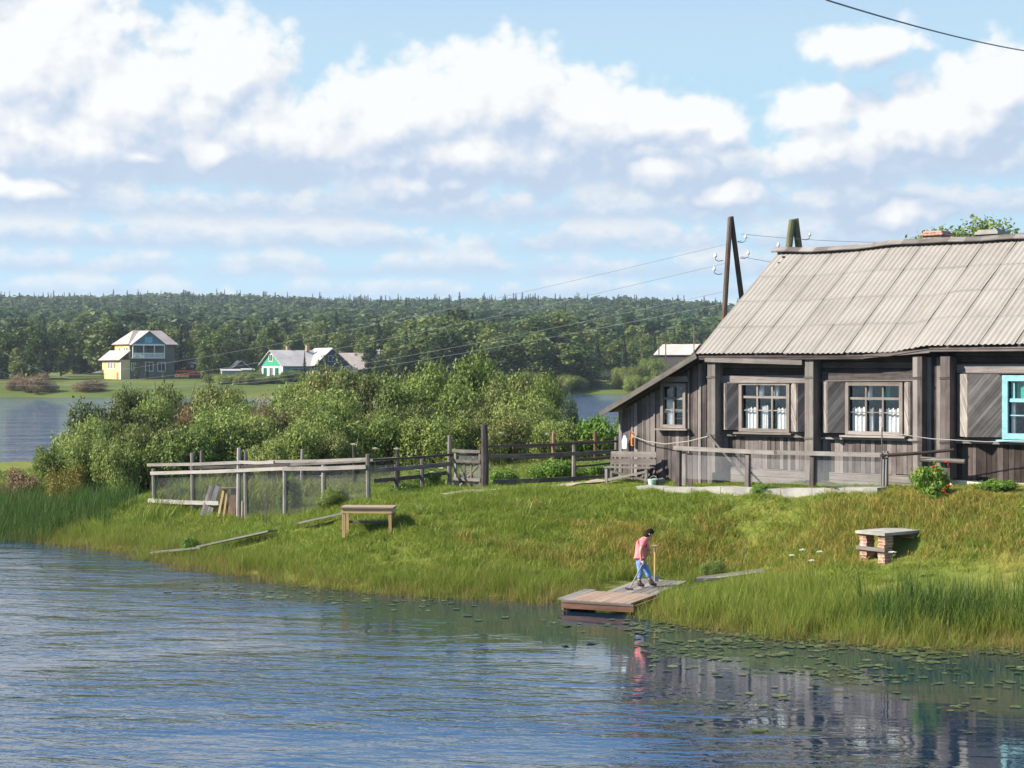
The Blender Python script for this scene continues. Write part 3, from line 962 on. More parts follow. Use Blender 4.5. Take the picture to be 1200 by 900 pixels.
def eave_kink(a): k = min(1, max(0, (a - 5.9) / 1.3)); return .19 * k * k * (3 - 2 * k)
def ridge_sag(a): return -.07 * math.exp(-((a - 1.6) / 1.6) ** 2) + .05 * math.exp(-((a - 4) / 1.2) ** 2) * .6


def roof_slope(m, front, a_from, a_to, rows=4):
    rg = random.Random(9 if front else 10); per = .165; ncol = 6; wsh = per * ncol
    na = int((a_to - a_from) / wsh + .999)
    for c in range(na):
        for rw in range(rows):
            r = rg.random(); lift = .006 + rg.uniform(0, .005); skew = rg.uniform(-.012, .012); dv = rg.uniform(-.02, .02) if rw else rg.uniform(-.035, .02)
            a0 = a_from + c * wsh; a1 = min(a0 + wsh - .038, a_to); N = ncol * 8
            base = len(m.v); cols = N + 1
            v0 = rw / rows + dv / SL; v1 = (rw + 1) / rows + (.06 if rw < rows - 1 else 0)
            for iv, v in enumerate((v0, (v0 + v1) / 2, v1)):
                for i in range(cols):
                    aa = a0 + (a1 - a0) * i / N + skew * (iv - 1)
                    w = .0145 * math.cos(2 * math.pi * (aa - a_from) / per)
                    up = w + lift * (1 - iv / 2) * 2.2
                    bb = -.55 + 4.55 * v if front else BACK + .55 - 4.55 * v
                    zz = 6.22 + 3.23 * v + up + eave_kink(aa) * (1 - v) + ridge_sag(aa) * v
                    m.v.append(L(aa, bb, zz))
            for iv in range(2):
                for i in range(N):
                    q = base + iv * cols + i
                    f = (q, q + 1, q + 1 + cols, q + cols)
                    m.f.append(f if front else f[::-1]); m.r.append(r)
                    vv = [(v0, v1)[0] * SL + (iv + d) * .7 for d in (0, 0, 1, 1)]
                    uu = [(a0 + (i + e) * .02) for e in (0, 1, 1, 0)]
                    m.uv += list(zip(vv, uu)) if front else list(zip(vv, uu))[::-1]


m = MB(80)
roof_slope(m, True, -.33, A_END + .3); roof_slope(m, False, -.33, A_END + .3)
roof = m.build('roof', M_ROOF, house, smooth=True)
m = MB(81)   # boarding under the sheets and the fascia
for i in range(24):
    v = (i + .5) / 24
    for fr in (True, False):
        bb = -.53 + 4.53 * v if fr else BACK + .53 - 4.53 * v
        for s0, s1 in ((-.26, 5.9), (5.9, 7.2), (7.2, A_END + .2)):
            m.board(L(s0, bb, 6.12 + 3.23 * v + eave_kink(s0) * (1 - v)), L(s1, bb, 6.12 + 3.23 * v + eave_kink(s1) * (1 - v)), (0, 4.55, 3.23 if fr else -3.23), .22, .02)
m.build('roof_boarding', W_DARK, roof)
m = MB(82)
for s0, s1, dz in ((-.28, 5.2, 0), (5.2, 7.15, .16), (7.15, A_END + .3, .19)):
    m.board(L(s0, -.50, 6.11 + (dz if dz != .16 else .02)), L(s1, -.50, 6.11 + dz), (0, 0, 1), .10, .035)
m.build('fascia', W_GREY, roof)
m = MB(83); m.board(L(-.02, -.47, 6.06), L(3.25, -.47, 5.97), (0, 0, 1), .13, .10); m.build('gutter_board', W_PALE, roof)
m = MB(84)
prevp = None
for i in range(31):
    a = -.5 + i * .5
    p = L(a, 4.0, 9.56 + ridge_sag(a) + .012 * math.sin(i * 1.7))
    if prevp:
        m.board((prevp[0], prevp[1] - .09, prevp[2] - .03), (p[0], p[1] - .09, p[2] - .03), (0, 1, .71), .24, .03); m.board((prevp[0], prevp[1] + .11, prevp[2] - .04), (p[0], p[1] + .11, p[2] - .04), (0, 1, -.71), .24, .03)
    prevp = p
m.build('ridge_cap', W_PALE, roof)
for i, (a, b_, z1_, mt) in enumerate(((4.55, 5.0, 9.90, M_BRICK), (6.1, 5.4, 9.88, M_CONC))):
    m = MB(85 + i)
    m.box(L(a - .30, b_ - .3, 8.2), L(a + .30, b_ + .3, z1_ - .14)); m.box(L(a - .36, b_ - .36, z1_ - .14), L(a + .36, b_ + .36, z1_ - .05)); m.box(L(a - .3, b_ - .3, z1_ - .05), L(a + .3, b_ + .3, z1_))
    c = m.build('chimney', mt, roof)
    m = MB(88 + i); m.box(L(a - .17, b_ - .17, z1_ - .01), L(a + .17, b_ + .17, z1_ + .012)); m.box(L(a + .05, b_ - .5, z1_ - .02), L(a + .1, b_ - .3, z1_ + .03)); m.build('flue', M_BLACK, c) if False else None

# things by the house -------------------------------------------------
HM = ROOTM[house.name]


def hw(a, b, z): return HM @ Vector(L(a, b, z))


def hempty(name, a, b, z, label, cat, group=None, dr=0.0):
    return empty(name, hw(a, b, z), R(-41) + dr, label, cat, group)


def netmat(name, col, opa, sc_=16.0):
    m, t, b, out = material(name)
    setb(t, b, col, .6, .3)
    n = t.noise(t.pos(), 1.3, 3, .6)
    tr = t.new('ShaderNodeBsdfTransparent'); mx = t.new('ShaderNodeMixShader')
    t.l.new(t.math('MULTIPLY', t.smooth(n, .2, .8, .6, 1.3), opa), mx.inputs[0])
    t.l.new(tr.outputs[0], mx.inputs[1]); t.l.new(b.outputs[0], mx.inputs[2]); t.l.new(mx.outputs[0], out.inputs[0])
    return m


M_NET = netmat('grey_netting', (.30, .30, .31), .13)
M_DNET = netmat('dark_netting', (.07, .07, .075), .15)

f = hempty('garden_fence', -.4, -1.3, 2.35, 'low weathered rail fence with grey netting along the foot of the house', 'fence')
fl = lambda a, z, b=0.0: (a + .4, b, z - 2.35)
for i, (a, zt, zb) in enumerate(((-.4, 3.52, 2.3), (1.97, 3.50, 2.45), (4.06, 3.52, 2.55), (6.27, 3.62, 2.55))):
    m = MB(100 + i); m.board(fl(a, zb - .3), fl(a + .02, zt), (1, 0, 0), .13, .12, taper=.92); m.build('post', W_GREY, f)
for i, (a0, z0, a1, z1) in enumerate(((-.5, 3.50, 3.0, 3.47), (2.9, 3.48, 6.4, 3.52))):
    m = MB(105 + i); m.board(fl(a0, z0, -.08), fl(a1, z1, -.08), (0, 0, 1), .12, .05); m.build('rail', W_PALE, f)
m = MB(108); m.tube([fl(6.2, 3.50, -.1), fl(7.3, 3.6, .1), fl(8.1, 3.70, .3)], [.05, .045, .04], 7); m.build('pole_rail', W_DARK, f)
m = MB(109); m.tube([fl(6.9, 3.40, .75), fl(8.2, 3.38, .72)], [.07, .06], 8); m.build('pole_rail', W_PALE, f)
m = MB(110)
for a0, a1 in ((-.34, 1.9), (2.04, 4.0), (4.12, 6.2)): m.box(fl(a0, 2.62, .03), fl(a1, 3.44, .034))
m.build('netting', M_NET, f)
m = MB(111); m.board(fl(-.3, 2.42, .02), fl(-.3, 3.4, .02), (1, 0, 0), .3, .03); m.board(fl(-.02, 2.4, .05), fl(-.02, 3.35, .05), (1, 0, 0), .16, .03); m.build('board', W_GREY, f)

p = hempty('pole', 6.22, -1.42, 2.5, 'thin upright rod fastened to the last post of the house fence', 'pole')
MBp = MB(112); MBp.tube([(0, 0, -.1), (.02, 0, .9), (.03, 0, 1.75)], [.022, .02, .015], 6); MBp.build('rod', W_GREY, p)
p = hempty('leaning_pole', .1, -.5, 2.5, 'pale pole leaning diagonally against the corner of the house', 'pole')
m = MB(113); m.tube([(-.02, -.02, 1.42), (.9, -.35, .75), (1.75, -.6, .15)], [.03, .032, .034], 7); m.build('pole_shaft', W_PALE, p)
p = hempty('clothes_line', -2.95, -.1, 2.2, 'pale sagging rope tied across the lean-to wall', 'clothes line')
m = MB(114); m.tube([(0, -.06, 1.55), (.6, -.09, 1.40), (1.3, -.12, 1.34), (2.2, -.2, 1.45), (3.0, -.36, 1.62)], .014, 5); m.build('rope', M_ROPE, p)
p = hempty('clothes_line', 6.3, -1.38, 2.5, 'pale rope running from the fence rod past the turquoise window', 'clothes line')
m = MB(115); m.tube([(0, 0, 1.62), (1.2, .3, 1.47), (2.6, .6, 1.42), (4.2, 1.0, 1.50), (6, 1.1, 1.7)], .013, 5); m.build('rope', M_ROPE, p)
p = hempty('hanging_tool', -2.95, -.1, 3.4, 'orange tool hung on the boards of the lean-to', 'tool')
m = MB(116); m.board((0, -.02, .05), (.01, -.02, .40), (1, 0, 0), .09, .05); m.tube([(0, -.02, .40), (.0, -.05, .5), (.06, -.05, .44)], .02, 6); m.board((.0, -.06, .1), (.0, -.06, .3), (1, 0, 0), .05, .03); m.build('tool_body', M_ORANGE, p)
p = hempty('hanging_bag', -3.2, -.1, 3.35, 'pale blue bag hung on the lean-to boards beside the orange tool', 'bag')
m = MB(117); m.prism([(-.09, -.04, 0), (.08, -.04, .01), (.10, -.04, .28), (.03, -.04, .42), (-.04, -.04, .40), (-.10, -.04, .25)], (0, -.06, 0)); m.build('bag_body', M_BAG, p)

# bench
bn = hempty('garden_bench', -3.30, -1.0, g1(*hw(-2.6, -1.0, 0)[:2]) + .02, 'weathered plank bench with crossed legs in front of the lean-to', 'bench', dr=R(16))
m = MB(120)
for k in range(3): m.board((0, -.12 + k * .15, .46), (1.5, -.12 + k * .15, .46), (0, 1, 0), .14, .035)
m.build('seat', W_PALE, bn)
for k, (z, y) in enumerate(((.62, .26), (.84, .31))):
    m = MB(121 + k); m.board((.08, y, z), (1.52, y, z + .01), (0, 0, 1), .17, .03); m.build('back_slat', W_FRAME, bn)
for k, x in enumerate((.08, 1.36)):
    m = MB(124 + k); m.board((x, -.14, -.1), (x, -.14, .44), (1, 0, 0), .08, .07); m.build('leg', W_GREY, bn)
    m = MB(126 + k); m.board((x, .24, -.1), (x, .34, .92), (1, 0, 0), .08, .06); m.build('back_leg', W_GREY, bn)
m = MB(128); m.board((.10, -.15, .08), (1.36, -.17, .36), (0, 0, 1), .07, .03); m.board((.10, -.11, .38), (1.36, -.13, .10), (0, 0, 1), .07, .03); m.build('cross_brace', W_PALE, bn)
cr = hempty('crate', -1.85, -1.0, 2.28, 'small pale wooden box on the ground right of the bench', 'crate')
m = MB(129)
for z in (.06, .2): m.board((0, 0, z), (.5, 0, z), (0, 0, 1), .11, .02); m.board((0, .35, z), (.5, .35, z), (0, 0, 1), .11, .02)
for x in (.01, .49): m.board((x, .01, .13), (x, .34, .13), (0, 0, 1), .25, .02)
for x in (.03, .47): m.board((x, .03, 0), (x, .03, .28), (1, 0, 0), .05, .05)
m.box((.03, .03, .01), (.47, .32, .03)); m.build('box', W_PALE, cr)
cr = hempty('bucket', -1.45, -1.15, 2.30, 'small pale green bucket beside the wooden box', 'bucket')
m = MB(131); m.tube([(0, 0, 0), (0, 0, .02), (0, 0, .24)], [.09, .10, .13], 14); m.build('bucket_body', plain('pale_green_plastic', (.42, .58, .48), .5), cr)
m = MB(132); m.tube([(-.13, 0, .22), (-.09, .08, .31), (0, .1, .34), (.09, .08, .31), (.13, 0, .22)], .006, 5); m.build('handle', M_STEEL, cr)

# concrete strip, path and boardwalk -------------------------------------------------
m = MB(135)
prev = None
for i in range(9):
    a = -1.4 + i * .98
    zt = 2.33 + .045 * i * .6
    if prev is not None:
        q = [hw(prev, -2.0, 2.0), hw(a - .015, -2.0, 2.0), hw(a - .015, -1.42, 2.0), hw(prev, -1.42, 2.0)]
        z0 = max(g1(*q[0][:2]), g1(*q[3][:2])) + .035 + .01 * (i % 2); z1 = max(g1(*q[1][:2]), g1(*q[2][:2])) + .04
        P = [(v.x, v.y, v.z - .6) for v in q] + [(v.x, v.y, zz) for v, zz in zip(q, (z0, z1, z1, z0))]
        m.hexa(P)
    prev = a
st = m.build('path', M_CONC); tag(st, kind='structure')


def strip(name, pts, w, mat, lift, seed, sub=12):
    m = MB(seed); P = []
    for i in range(len(pts) - 1):
        for k in range(sub):
            f = k / sub; P.append((pts[i][0] + (pts[i + 1][0] - pts[i][0]) * f, pts[i][1] + (pts[i + 1][1] - pts[i][1]) * f))
    P.append(pts[-1])
    for i in range(len(P) - 1):
        a = Vector((*P[i], 0)); b = Vector((*P[i + 1], 0)); d = (b - a).normalized(); n = Vector((-d.y, d.x, 0))
        ww = w * (1 + .18 * math.sin(i * 1.3)); w2 = w * (1 + .18 * math.sin((i + 1) * 1.3))
        q = [a - n * ww / 2, b - n * w2 / 2, b + n * w2 / 2, a + n * ww / 2]
        m.poly([(v.x, v.y, g1(v.x, v.y) + lift) for v in q], .5)
    o = m.build(name, mat, smooth=True); return tag(o, kind='structure')


M_DIRT = plain('trodden_dirt', (.30, .25, .18), .95, .1, .3, 3, .4)
PATH = [(-1.95, 50.4), (-1.1, 51.2), (-.3, 52.0), (.9, 52.2), (2.2, 52.3), (3.0, 51.9)]
strip('path', PATH, .62, M_DIRT, .05, 140, 6)


def plank(pts_a, pts_b, label, mat, seed, w=.28, group=None, n=1, t=.05, name='plank', cat='plank'):
    """loose walkway boards lying on the grass"""
    root = empty(name, pts_a, 0, label, cat, group)
    m = MB(seed); A = Vector(pts_a); B = Vector(pts_b); d = (B - A); sd = Vector((-d.y, d.x, 0)).normalized(); rg = random.Random(seed)
    for k in range(n):
        o = sd * ((k - (n - 1) / 2) * (w + .02)); e = d.normalized()
        m.board(A + o + e * rg.uniform(-.15, .15), B + o + e * rg.uniform(-.2, .2), sd, w, t)
    m.build('board', mat, root, world=True)
    return root


def on(x, y, h=0.0): return (x, y, max(g1(x, y), 0.0) + h)


WLK = 'planks of the walkway to the water at the far left'
plank(on(-11.0, 52.3, .16), on(-9.3, 51.2, .22), 'pale end plank of the left walkway lying at the water edge', W_PALE, 150, .24, WLK, 2)
plank(on(-9.4, 51.5, .2), on(-7.1, 50.1, .26), 'middle plank of the left walkway sunk in grass', W_PALE, 151, .26, WLK, 2)
plank(on(-6.3, 50.3, .2), on(-4.7, 49.8, .2), 'upper planks of the left walkway ending by the table', W_PALE, 152, .26, WLK, 2)

# enclosure fences -------------------------------------------------------------
def rail_fence(name, label, pts, posts, rails, mat, seed, net=None, pw=.13):
    """pts: polyline ends; posts: (fraction, height); rails: (z0, z1, offset)"""
    A = Vector(pts[0]); B = Vector(pts[1]); d = B - A; ln = Vector((d.x, d.y, 0)).normalized(); nn = Vector((ln.y, -ln.x, 0))
    root = empty(name, A, 0, label, 'fence')
    for k, (f, hgt) in enumerate(posts):
        q = A + d * f; gq = g1(q.x, q.y); m = MB(seed + k); rg = random.Random(seed + k)
        top = q + Vector((rg.uniform(-.03, .03), rg.uniform(-.03, .03), 0))
        m.tube([(q.x, q.y, gq - .3), (top.x, top.y, gq + hgt)], [pw * .58, pw * .5], 7); m.build('post', mat, root, world=True)
    for k, (f0, f1, z0, z1, off, w) in enumerate(rails):
        m = MB(seed + 40 + k); q0 = A + d * f0 + nn * off; q1 = A + d * f1 + nn * off
        mid = (q0 + q1) / 2; sag = MB
        a_ = Vector((q0.x, q0.y, A.z + d.z * f0 + z0)); b_ = Vector((q1.x, q1.y, A.z + d.z * f1 + z1)); c_ = (a_ + b_) / 2 - Vector((0, 0, .02))
        m.board(a_, c_, (0, 0, 1), w, .045, r=.5 + .3 * math.sin(k * 3 + seed)); m.board(c_, b_, (0, 0, 1), w, .045, r=.5 + .3 * math.sin(k * 3 + seed)); m.build('rail', mat, root, world=True)
    if net:
        m = MB(seed + 70); q0 = A + nn * -.03; q1 = B + nn * -.03
        for k in range(8):
            p0 = q0 + (q1 - q0) * (k / 8); p1 = q0 + (q1 - q0) * ((k + 1) / 8)
            b0, b1 = g1(p0.x, p0.y) + .1, g1(p1.x, p1.y) + .1; t0, t1 = A.z + d.z * k / 8 + net, A.z + d.z * (k + 1) / 8 + net
            th = nn * .006
            m.hexa([(p0.x, p0.y, b0), (p1.x, p1.y, b1), (p1.x + th.x, p1.y + th.y, b1), (p0.x + th.x, p0.y + th.y, b0), (p0.x, p0.y, t0), (p1.x, p1.y, t1), (p1.x + th.x, p1.y + th.y, t1), (p0.x + th.x, p0.y + th.y, t0)])
        m.build('netting', M_DNET, root, world=True)
    return root


rail_fence('yard_fence', 'long pale two-rail fence with dark netting on the left of the yard', [(-12.15, 58, 1.2), (-4.28, 51, 1.85)],
           [(0, 1.25), (.20, 1.95), (.29 * .7 + .22, 2.25), (.46, 1.5), (.64, 1.55), (.81, 1.4), (1, 1.38)],
           [(-.03, .46, 1.34, 1.30, .06, .10), (.44, .60, 1.31, 1.27, .1, .10), (.57, 1.0, 1.29, 1.25, .06, .09), (-.01, .66, 1.05, 1.06, .08, .11), (.64, 1.0, 1.05, 1.02, .11, .12), (-.02, .34, .13, .0, .1, .13), (-.03, .06, -.08, -.1, .1, .12)], W_FENCE, 200, 1.02)
rail_fence('rear_fence', 'grey fence at the back of the netted enclosure, seen through the nearer rails', [(-11.9, 63, 1.2), (-4.0, 60, 1.7)],
           [(.06, 1.5), (.28, 1.25), (.55, 1.35), (.8, 1.5), (1, 1.3)], [(0, .5, .95, .9, .05, .10), (.5, 1, .9, .95, .05, .1)], W_GREY, 300, .9)
rail_fence('side_fence', 'dark double-rail fence running back from the yard corner towards the gate', [(-4.2, 51.1, 1.83), (-1.92, 54.1, 1.78)],
           [(.30, 1.0), (.62, 1.1), (.97, 1.85)], [(0, 1.0, 1.24, 1.30, .07, .07), (0, 1.0, .92, 1.02, .07, .13), (.05, .95, .60, .72, -.05, .12)], W_GREY, 400)
rail_fence('paddock_fence', 'dark rail fence between the gate and the lean-to, with three rails', [(-.80, 53.1, 2.0), (3.42, 56, 2.06)],
           [(.66, 1.32), (1.0, 1.45)], [(0, 1.0, 1.38, 1.36, .08, .07), (0, 1.0, 1.06, 1.03, .08, .12), (.05, 1.0, .26, .22, .08, .14), (.0, 1.0, .02, -.02, .08, .16), (.70, 1.0, .80, .82, -.3, .1), (.70, 1.0, .58, .63, -.3, .06)], W_GREY, 500)
rail_fence('field_fence', 'low rust brown field fence far behind the dark paddock rails', [(0.0, 62, 2.0), (5.0, 64, 2.1)],
           [(.3, 1.5), (.62, 1.5), (1, 1.2)], [(0, .6, .95, 1.05, .05, .12), (.0, .6, .55, .6, .05, .1), (.6, 1.0, 1.0, 1.0, .05, .08)], W_RED, 600)
# gate with its two posts
gt = empty('gate_post', on(-.86, 53.0), 0, 'tall grey gate post on the right of the little gate', 'post')
m = MB(700); m.tube([(0, 0, -.3), (.02, 0, 1.0), (0, .01, 2.08)], [.13, .125, .10], 9); m.build('post', W_GREY, gt)
m = MB(701); m.tube([(-.13, -.02, .75), (.14, -.02, .75)], .018, 6); m.build('hinge', M_STEEL, gt)
gt_ = gt; gt = empty('garden_gate', on(-1.82, 53.9), math.atan2(-.86, .92), 'small slatted wooden gate standing between two tall posts', 'gate')
for k, x in enumerate((.05, 1.13)):
    m = MB(702 + k); m.board((x, 0, .05), (x, 0, 1.22), (1, 0, 0), .09, .05); m.build('stile', W_PALE, gt)
for k, z in enumerate((.1, .42, .92, 1.2)):
    m = MB(705 + k); m.board((.0, -.045, z), (1.18, -.045, z + .01), (0, 0, 1), .085, .03); m.build('crossbar', W_PALE, gt)
m = MB(710); m.board((.42, .02, .1), (.42, .02, 1.0), (1, 0, 0), .06, .02); m.board((.72, .02, .1), (.72, .02, 1.0), (1, 0, 0), .05, .02); m.board((.1, .03, .15), (1.1, .03, .9), (0, 0, 1), .05, .02); m.build('slat', W_GREY, gt)
m = MB(711); m.box((.08, .05, .08), (1.1, .055, 1.2)); m.build('netting', M_NET, gt)

gt.scale = (1, 1, 1.13)
# left yard clutter
bd = empty('leaning_boards', on(-10.0, 55.9), 0, 'bundle of pale boards leaning on the netted fence, left of the wooden trestle', 'boards')
m = MB(720)
for k in range(4): m.board((-.16 + k * .10, -.15, .0), (.06 + k * .09, .42, .95 + .03 * (k % 2)), (1, 0, 0), .085, .03)
m.build('board', W_PALE, bd)
tr = empty('trestle', on(-9.45, 55.4), 0, 'small wooden trestle of upright boards standing against the netted fence', 'trestle')
m = MB(721); m.board((-.02, .2, .90), (.60, .2, .92), (0, 1, 0), .3, .04); m.build('top_board', W_TAN, tr)
for k, (x0, x1, w) in enumerate(((-.08, .06, .07), (.1, .18, .06), (.34, .42, .24), (.56, .56, .05))):
    m = MB(722 + k); m.board((x0, -.15, -.1), (x1, .18, .88), (1, 0, 0), w, .035); m.build('leg', W_NEW if k < 2 else W_RED, tr)
sk = empty('stake', on(-8.65, 54.8), 0, 'short brown stake right of the trestle', 'stake')
m = MB(727); m.tube([(0, 0, -.2), (.01, 0, .62)], [.055, .05], 7); m.build('stake_shaft', W_TAN, sk)
sk = empty('rod', on(-7.55, 52.4), 0, 'thin dark upright rod in the grass below the netted fence', 'rod')
m = MB(728); m.tube([(0, 0, -.2), (.02, 0, .55), (.01, 0, 1.12)], [.02, .018, .014], 6); m.build('rod_shaft', W_DARK, sk)

# table
tb = empty('garden_table', on(-4.0, 47.5), R(-4), 'plain yellow wooden table standing in the grass near the shore', 'table')
TH = .73
m = MB(730)
for k in range(4): m.board((-.72, -.32 + k * .21, TH), (.75, -.32 + k * .21, TH), (0, 1, 0), .205, .035)
m.build('tabletop', W_TAN, tb)
m = MB(731)
m.board((-.68, -.38, TH - .085), (.71, -.38, TH - .085), (0, 0, 1), .13, .03); m.board((-.68, .34, TH - .085), (.71, .34, TH - .085), (0, 0, 1), .13, .03)
for x in (-.68, .71): m.board((x, -.36, TH - .085), (x, .33, TH - .085), (0, 0, 1), .13, .03)
m.build('apron', W_NEW, tb)
for k, (x, y) in enumerate(((-.63, -.34), (.66, -.34), (-.63, .3), (.66, .3))):
    m = MB(732 + k); m.board((x, y, -.1), (x, y, TH - .03), (1, 0, 0), .085, .085); m.build('leg', W_NEW, tb)
m = MB(736); m.board((-.6, .3, .28), (.64, .3, .28), (0, 0, 1), .08, .03); m.build('stretcher', W_FRAME, tb)

# brick table on the slope
bt = empty('brick_table', on(9.02, 41.3, .07), R(38), 'rough brick bench with a grey slab top, standing in the dry meadow', 'bench')
for k, (x0, x1, y0, y1) in enumerate(((.03, .33, .03, .24), (.03, .33, .60, .82), (1.16, 1.48, .05, .80))):
    m = MB(740 + k)
    for c in range(12):   # courses of brick, each a little out of line
        z = -.25 + c * .075; j = m.rg.uniform(-.014, .014); q = m.rg.uniform(-.014, .014)
        m.box((x0 + j, y0 + q, z), (x1 + j, y1 + q, z + .0745))
    m.build('pier', M_BRICK, bt)
m = MB(744); m.box((.50, .40, -.25), (1.12, .62, .30)); m.build('low_wall', M_BRICK, bt)
m = MB(745); m.box((-.05, -.04, .655), (1.55, .88, .725)); m.build('slab', M_CONC, bt)
m = MB(746); m.board((.0, -.02, .30), (.0, .88, .31), (0, 0, 1), .085, .06); m.build('shelf_board', W_PALE, bt)

# dock -------------------------------------------------------------------------
DA = math.atan2(-.418, .908)   # local x across the front edge, local y towards the bank
dk = empty('dock', (1.2, 40.8, 0), DA, 'low wooden dock with a brown plank deck at the edge of the lake', 'dock')
DT = .27
m = MB(750)
for k in range(9): m.board((.22 + k * .18, .0, DT), (.22 + k * .18, 1.75, DT), (1, 0, 0), .172, .04)
m.build('deck', W_TAN, dk)
m = MB(751)
for k in range(6): m.board((.55 + k * .22, 1.78, DT + .004), (.58 + k * .21, 4.1, DT + .06), (1, 0, 0), .20, .04)
m.build('walkway_boards', W_PALE, dk)
m = MB(752); m.board((-.12, .25, DT - .02), (-.12, 2.0, DT), (1, 0, 0), .22, .04); m.board((.06, .1, DT - .01), (.06, 1.9, DT + .01), (1, 0, 0), .14, .04); m.build('side_plank', W_PALE, dk)
m = MB(753); m.board((.0, -.03, DT - .10), (1.84, -.03, DT - .10), (0, 0, 1), .17, .05, r=.25); m.board((1.86, -.02, DT - .11), (1.86, 3.2, DT - .10), (0, 0, 1), .17, .05, r=.1); m.board((.0, .02, DT - .14), (.0, 1.8, DT - .14), (0, 0, 1), .2, .05); m.build('fascia', W_RED, dk)
m = MB(754); m.board((.02, -.062, DT - .02), (1.84, -.062, DT - .02), (0, 0, 1), .05, .02); m.build('edge_strip', W_PALE, dk)
for k, (x, y) in enumerate(((.1, .12), (1.74, .12), (.1, 1.7), (1.74, 1.7), (1.6, 3.0))):
    m = MB(755 + k); m.tube([(x, y, -1.0), (x, y, DT - .03)], .07, 8); m.build('pile', W_DARK, dk)
m = MB(761); m.tube([(1.9, 2.3, .16), (1.92, 2.9, .2), (1.7, 3.4, .22)], [.08, .09, .08], 8); m.build('log', W_PALE, dk)
lp = empty('plank', on(4.7, 43.4, .1), 0, 'grey boards on the grass beyond the dock, leading uphill', 'plank')
m = MB(762)
for k in range(4):
    s_ = Vector((.1, .34, 0)) * k * .62
    m.board(Vector((4.62, 42.95, .45)) + s_, Vector((6.45, 43.95, .56)) + s_, (-.2, .9, 0), .22, .045)
m.build('board', W_PALE, lp, world=True)
lp = empty('plank', on(6.2, 43.7, .1), 0, 'single thin board at the upper end of the grey boards', 'plank')
m = MB(763); m.board((6.2, 43.5, .50), (7.0, 44.1, .60), (-.6, .9, 0), .16, .04); m.build('board', W_PALE, lp, world=True)

# spade stuck in the ground and a twig
sp = empty('spade', on(3.66, 43.75), 0, 'wooden-handled spade stuck upright in the bank beside the person', 'spade')
m = MB(770); m.tube([(0, 0, .35), (.01, 0, 1.08)], [.026, .028], 7); m.build('shaft', W_NEW, sp)
m = MB(771); m.tube([(-.05, 0, 1.09), (.05, 0, 1.09)], .032, 7); m.tube([(0, 0, .95), (0, 0, 1.08)], .034, 7); m.build('grip', W_TAN, sp)
m = MB(772); m.prism([(-.10, 0, .32), (.10, 0, .32), (.09, 0, .10), (.0, 0, -.04), (-.09, 0, .10)], (0, .012, 0)); m.tube([(0, .0, .2), (0, 0, .42)], .025, 6); m.build('blade', M_STEEL, sp)
tw = empty('twig', on(6.05, 44.9), 0, 'thin bare twig standing in the dry grass above the grey boards', 'twig')
m = MB(773); m.tube([(-.05, 0, -.1), (.02, 0, .4), (.14, 0, .85)], [.014, .012, .007], 5); m.build('stem', M_STEM, tw)

# ------------------------------------------------------------------ person
def skinned(name, nodes, edges, mat, parent, root, sub=2, loc=None):
    names = list(nodes); ix = {n: i for i, n in enumerate(names)}
    me = bpy.data.meshes.new(name)
    me.from_pydata([nodes[n][0] for n in names], [(ix[a], ix[b]) for a, b in edges], [])
    o = bpy.data.objects.new(name, me); COL.objects.link(o)
    o.modifiers.new('skin', 'SKIN'); 
    for n in names:
        sv = me.skin_vertices[0].data[ix[n]]; r = nodes[n][1]; sv.radius = (r, r) if not hasattr(r, '__len__') else r
        sv.use_root = (n == root)
    o.modifiers.new('sub', 'SUBSURF').levels = sub; o.modifiers['sub'].render_levels = sub
    dg = bpy.context.evaluated_depsgraph_get(); dg.update()
    new = bpy.data.meshes.new_from_object(o.evaluated_get(dg))
    o.modifiers.clear(); o.data = new; new.name = name
    new.polygons.foreach_set('use_smooth', np.ones(len(new.polygons), dtype=bool))
    new.materials.clear(); new.materials.append(mat)
    o.parent = parent
    return o


M_SKIN = plain('skin', (.50, .27, .19), .55, .35, .06, 20)
M_PINK = plain('pink_shirt', (.70, .20, .21), .9, .1, .16, 11, 1.0)
M_JEANS = plain('blue_jeans', (.14, .26, .50), .9, .1, .28, 12, 1.0)
M_BOOT = plain('dark_boot', (.07, .065, .055), .6, .3, .2, 12)
M_HAIR = plain('dark_hair', (.014, .010, .008), .9, .1, .3, 20, .5)
pr = empty('person', (3.19, 42.85, DT + .045), R(-6), 'person in pink shirt and blue trousers bending over a long stick on the dock', 'person')
J = {'pel': ((.02, 0, .78), .14), 'wai': ((.02, 0, .90), .125), 'che': ((.075, 0, 1.05), .14), 'upc': ((.13, 0, 1.16), .115), 'nec': ((.20, 0, 1.25), .055), 'hd0': ((.25, 0, 1.29), .070), 'hd1': ((.28, 0, 1.355), .095), 'hd2': ((.275, 0, 1.415), .072),
     'nos': ((.372, 0, 1.315), .018), 'chi': ((.305, 0, 1.265), .036)}
E_ = [('pel', 'wai'), ('wai', 'che'), ('che', 'upc'), ('upc', 'nec'), ('nec', 'hd0'), ('hd0', 'hd1'), ('hd1', 'hd2'), ('hd1', 'nos'), ('hd0', 'chi')]
ARM = {'r': [(.125, -.17, 1.18), (.04, -.225, .93), (.07, -.20, .66)], 'l': [(.145, .17, 1.17), (.23, .17, .95), (.25, -.02, .885)]}
LEG = {'r': [(.02, -.095, .72), (.035, -.11, .40), (-.0, -.11, .085), (.13, -.115, .04)], 'l': [(.05, .095, .72), (.19, .11, .42), (.30, .11, .085), (.43, .115, .04)]}
S0 = Vector((-.225, -.50, 0)); S1 = Vector((.285, -.07, .97)); SD = (S1 - S0).normalized()
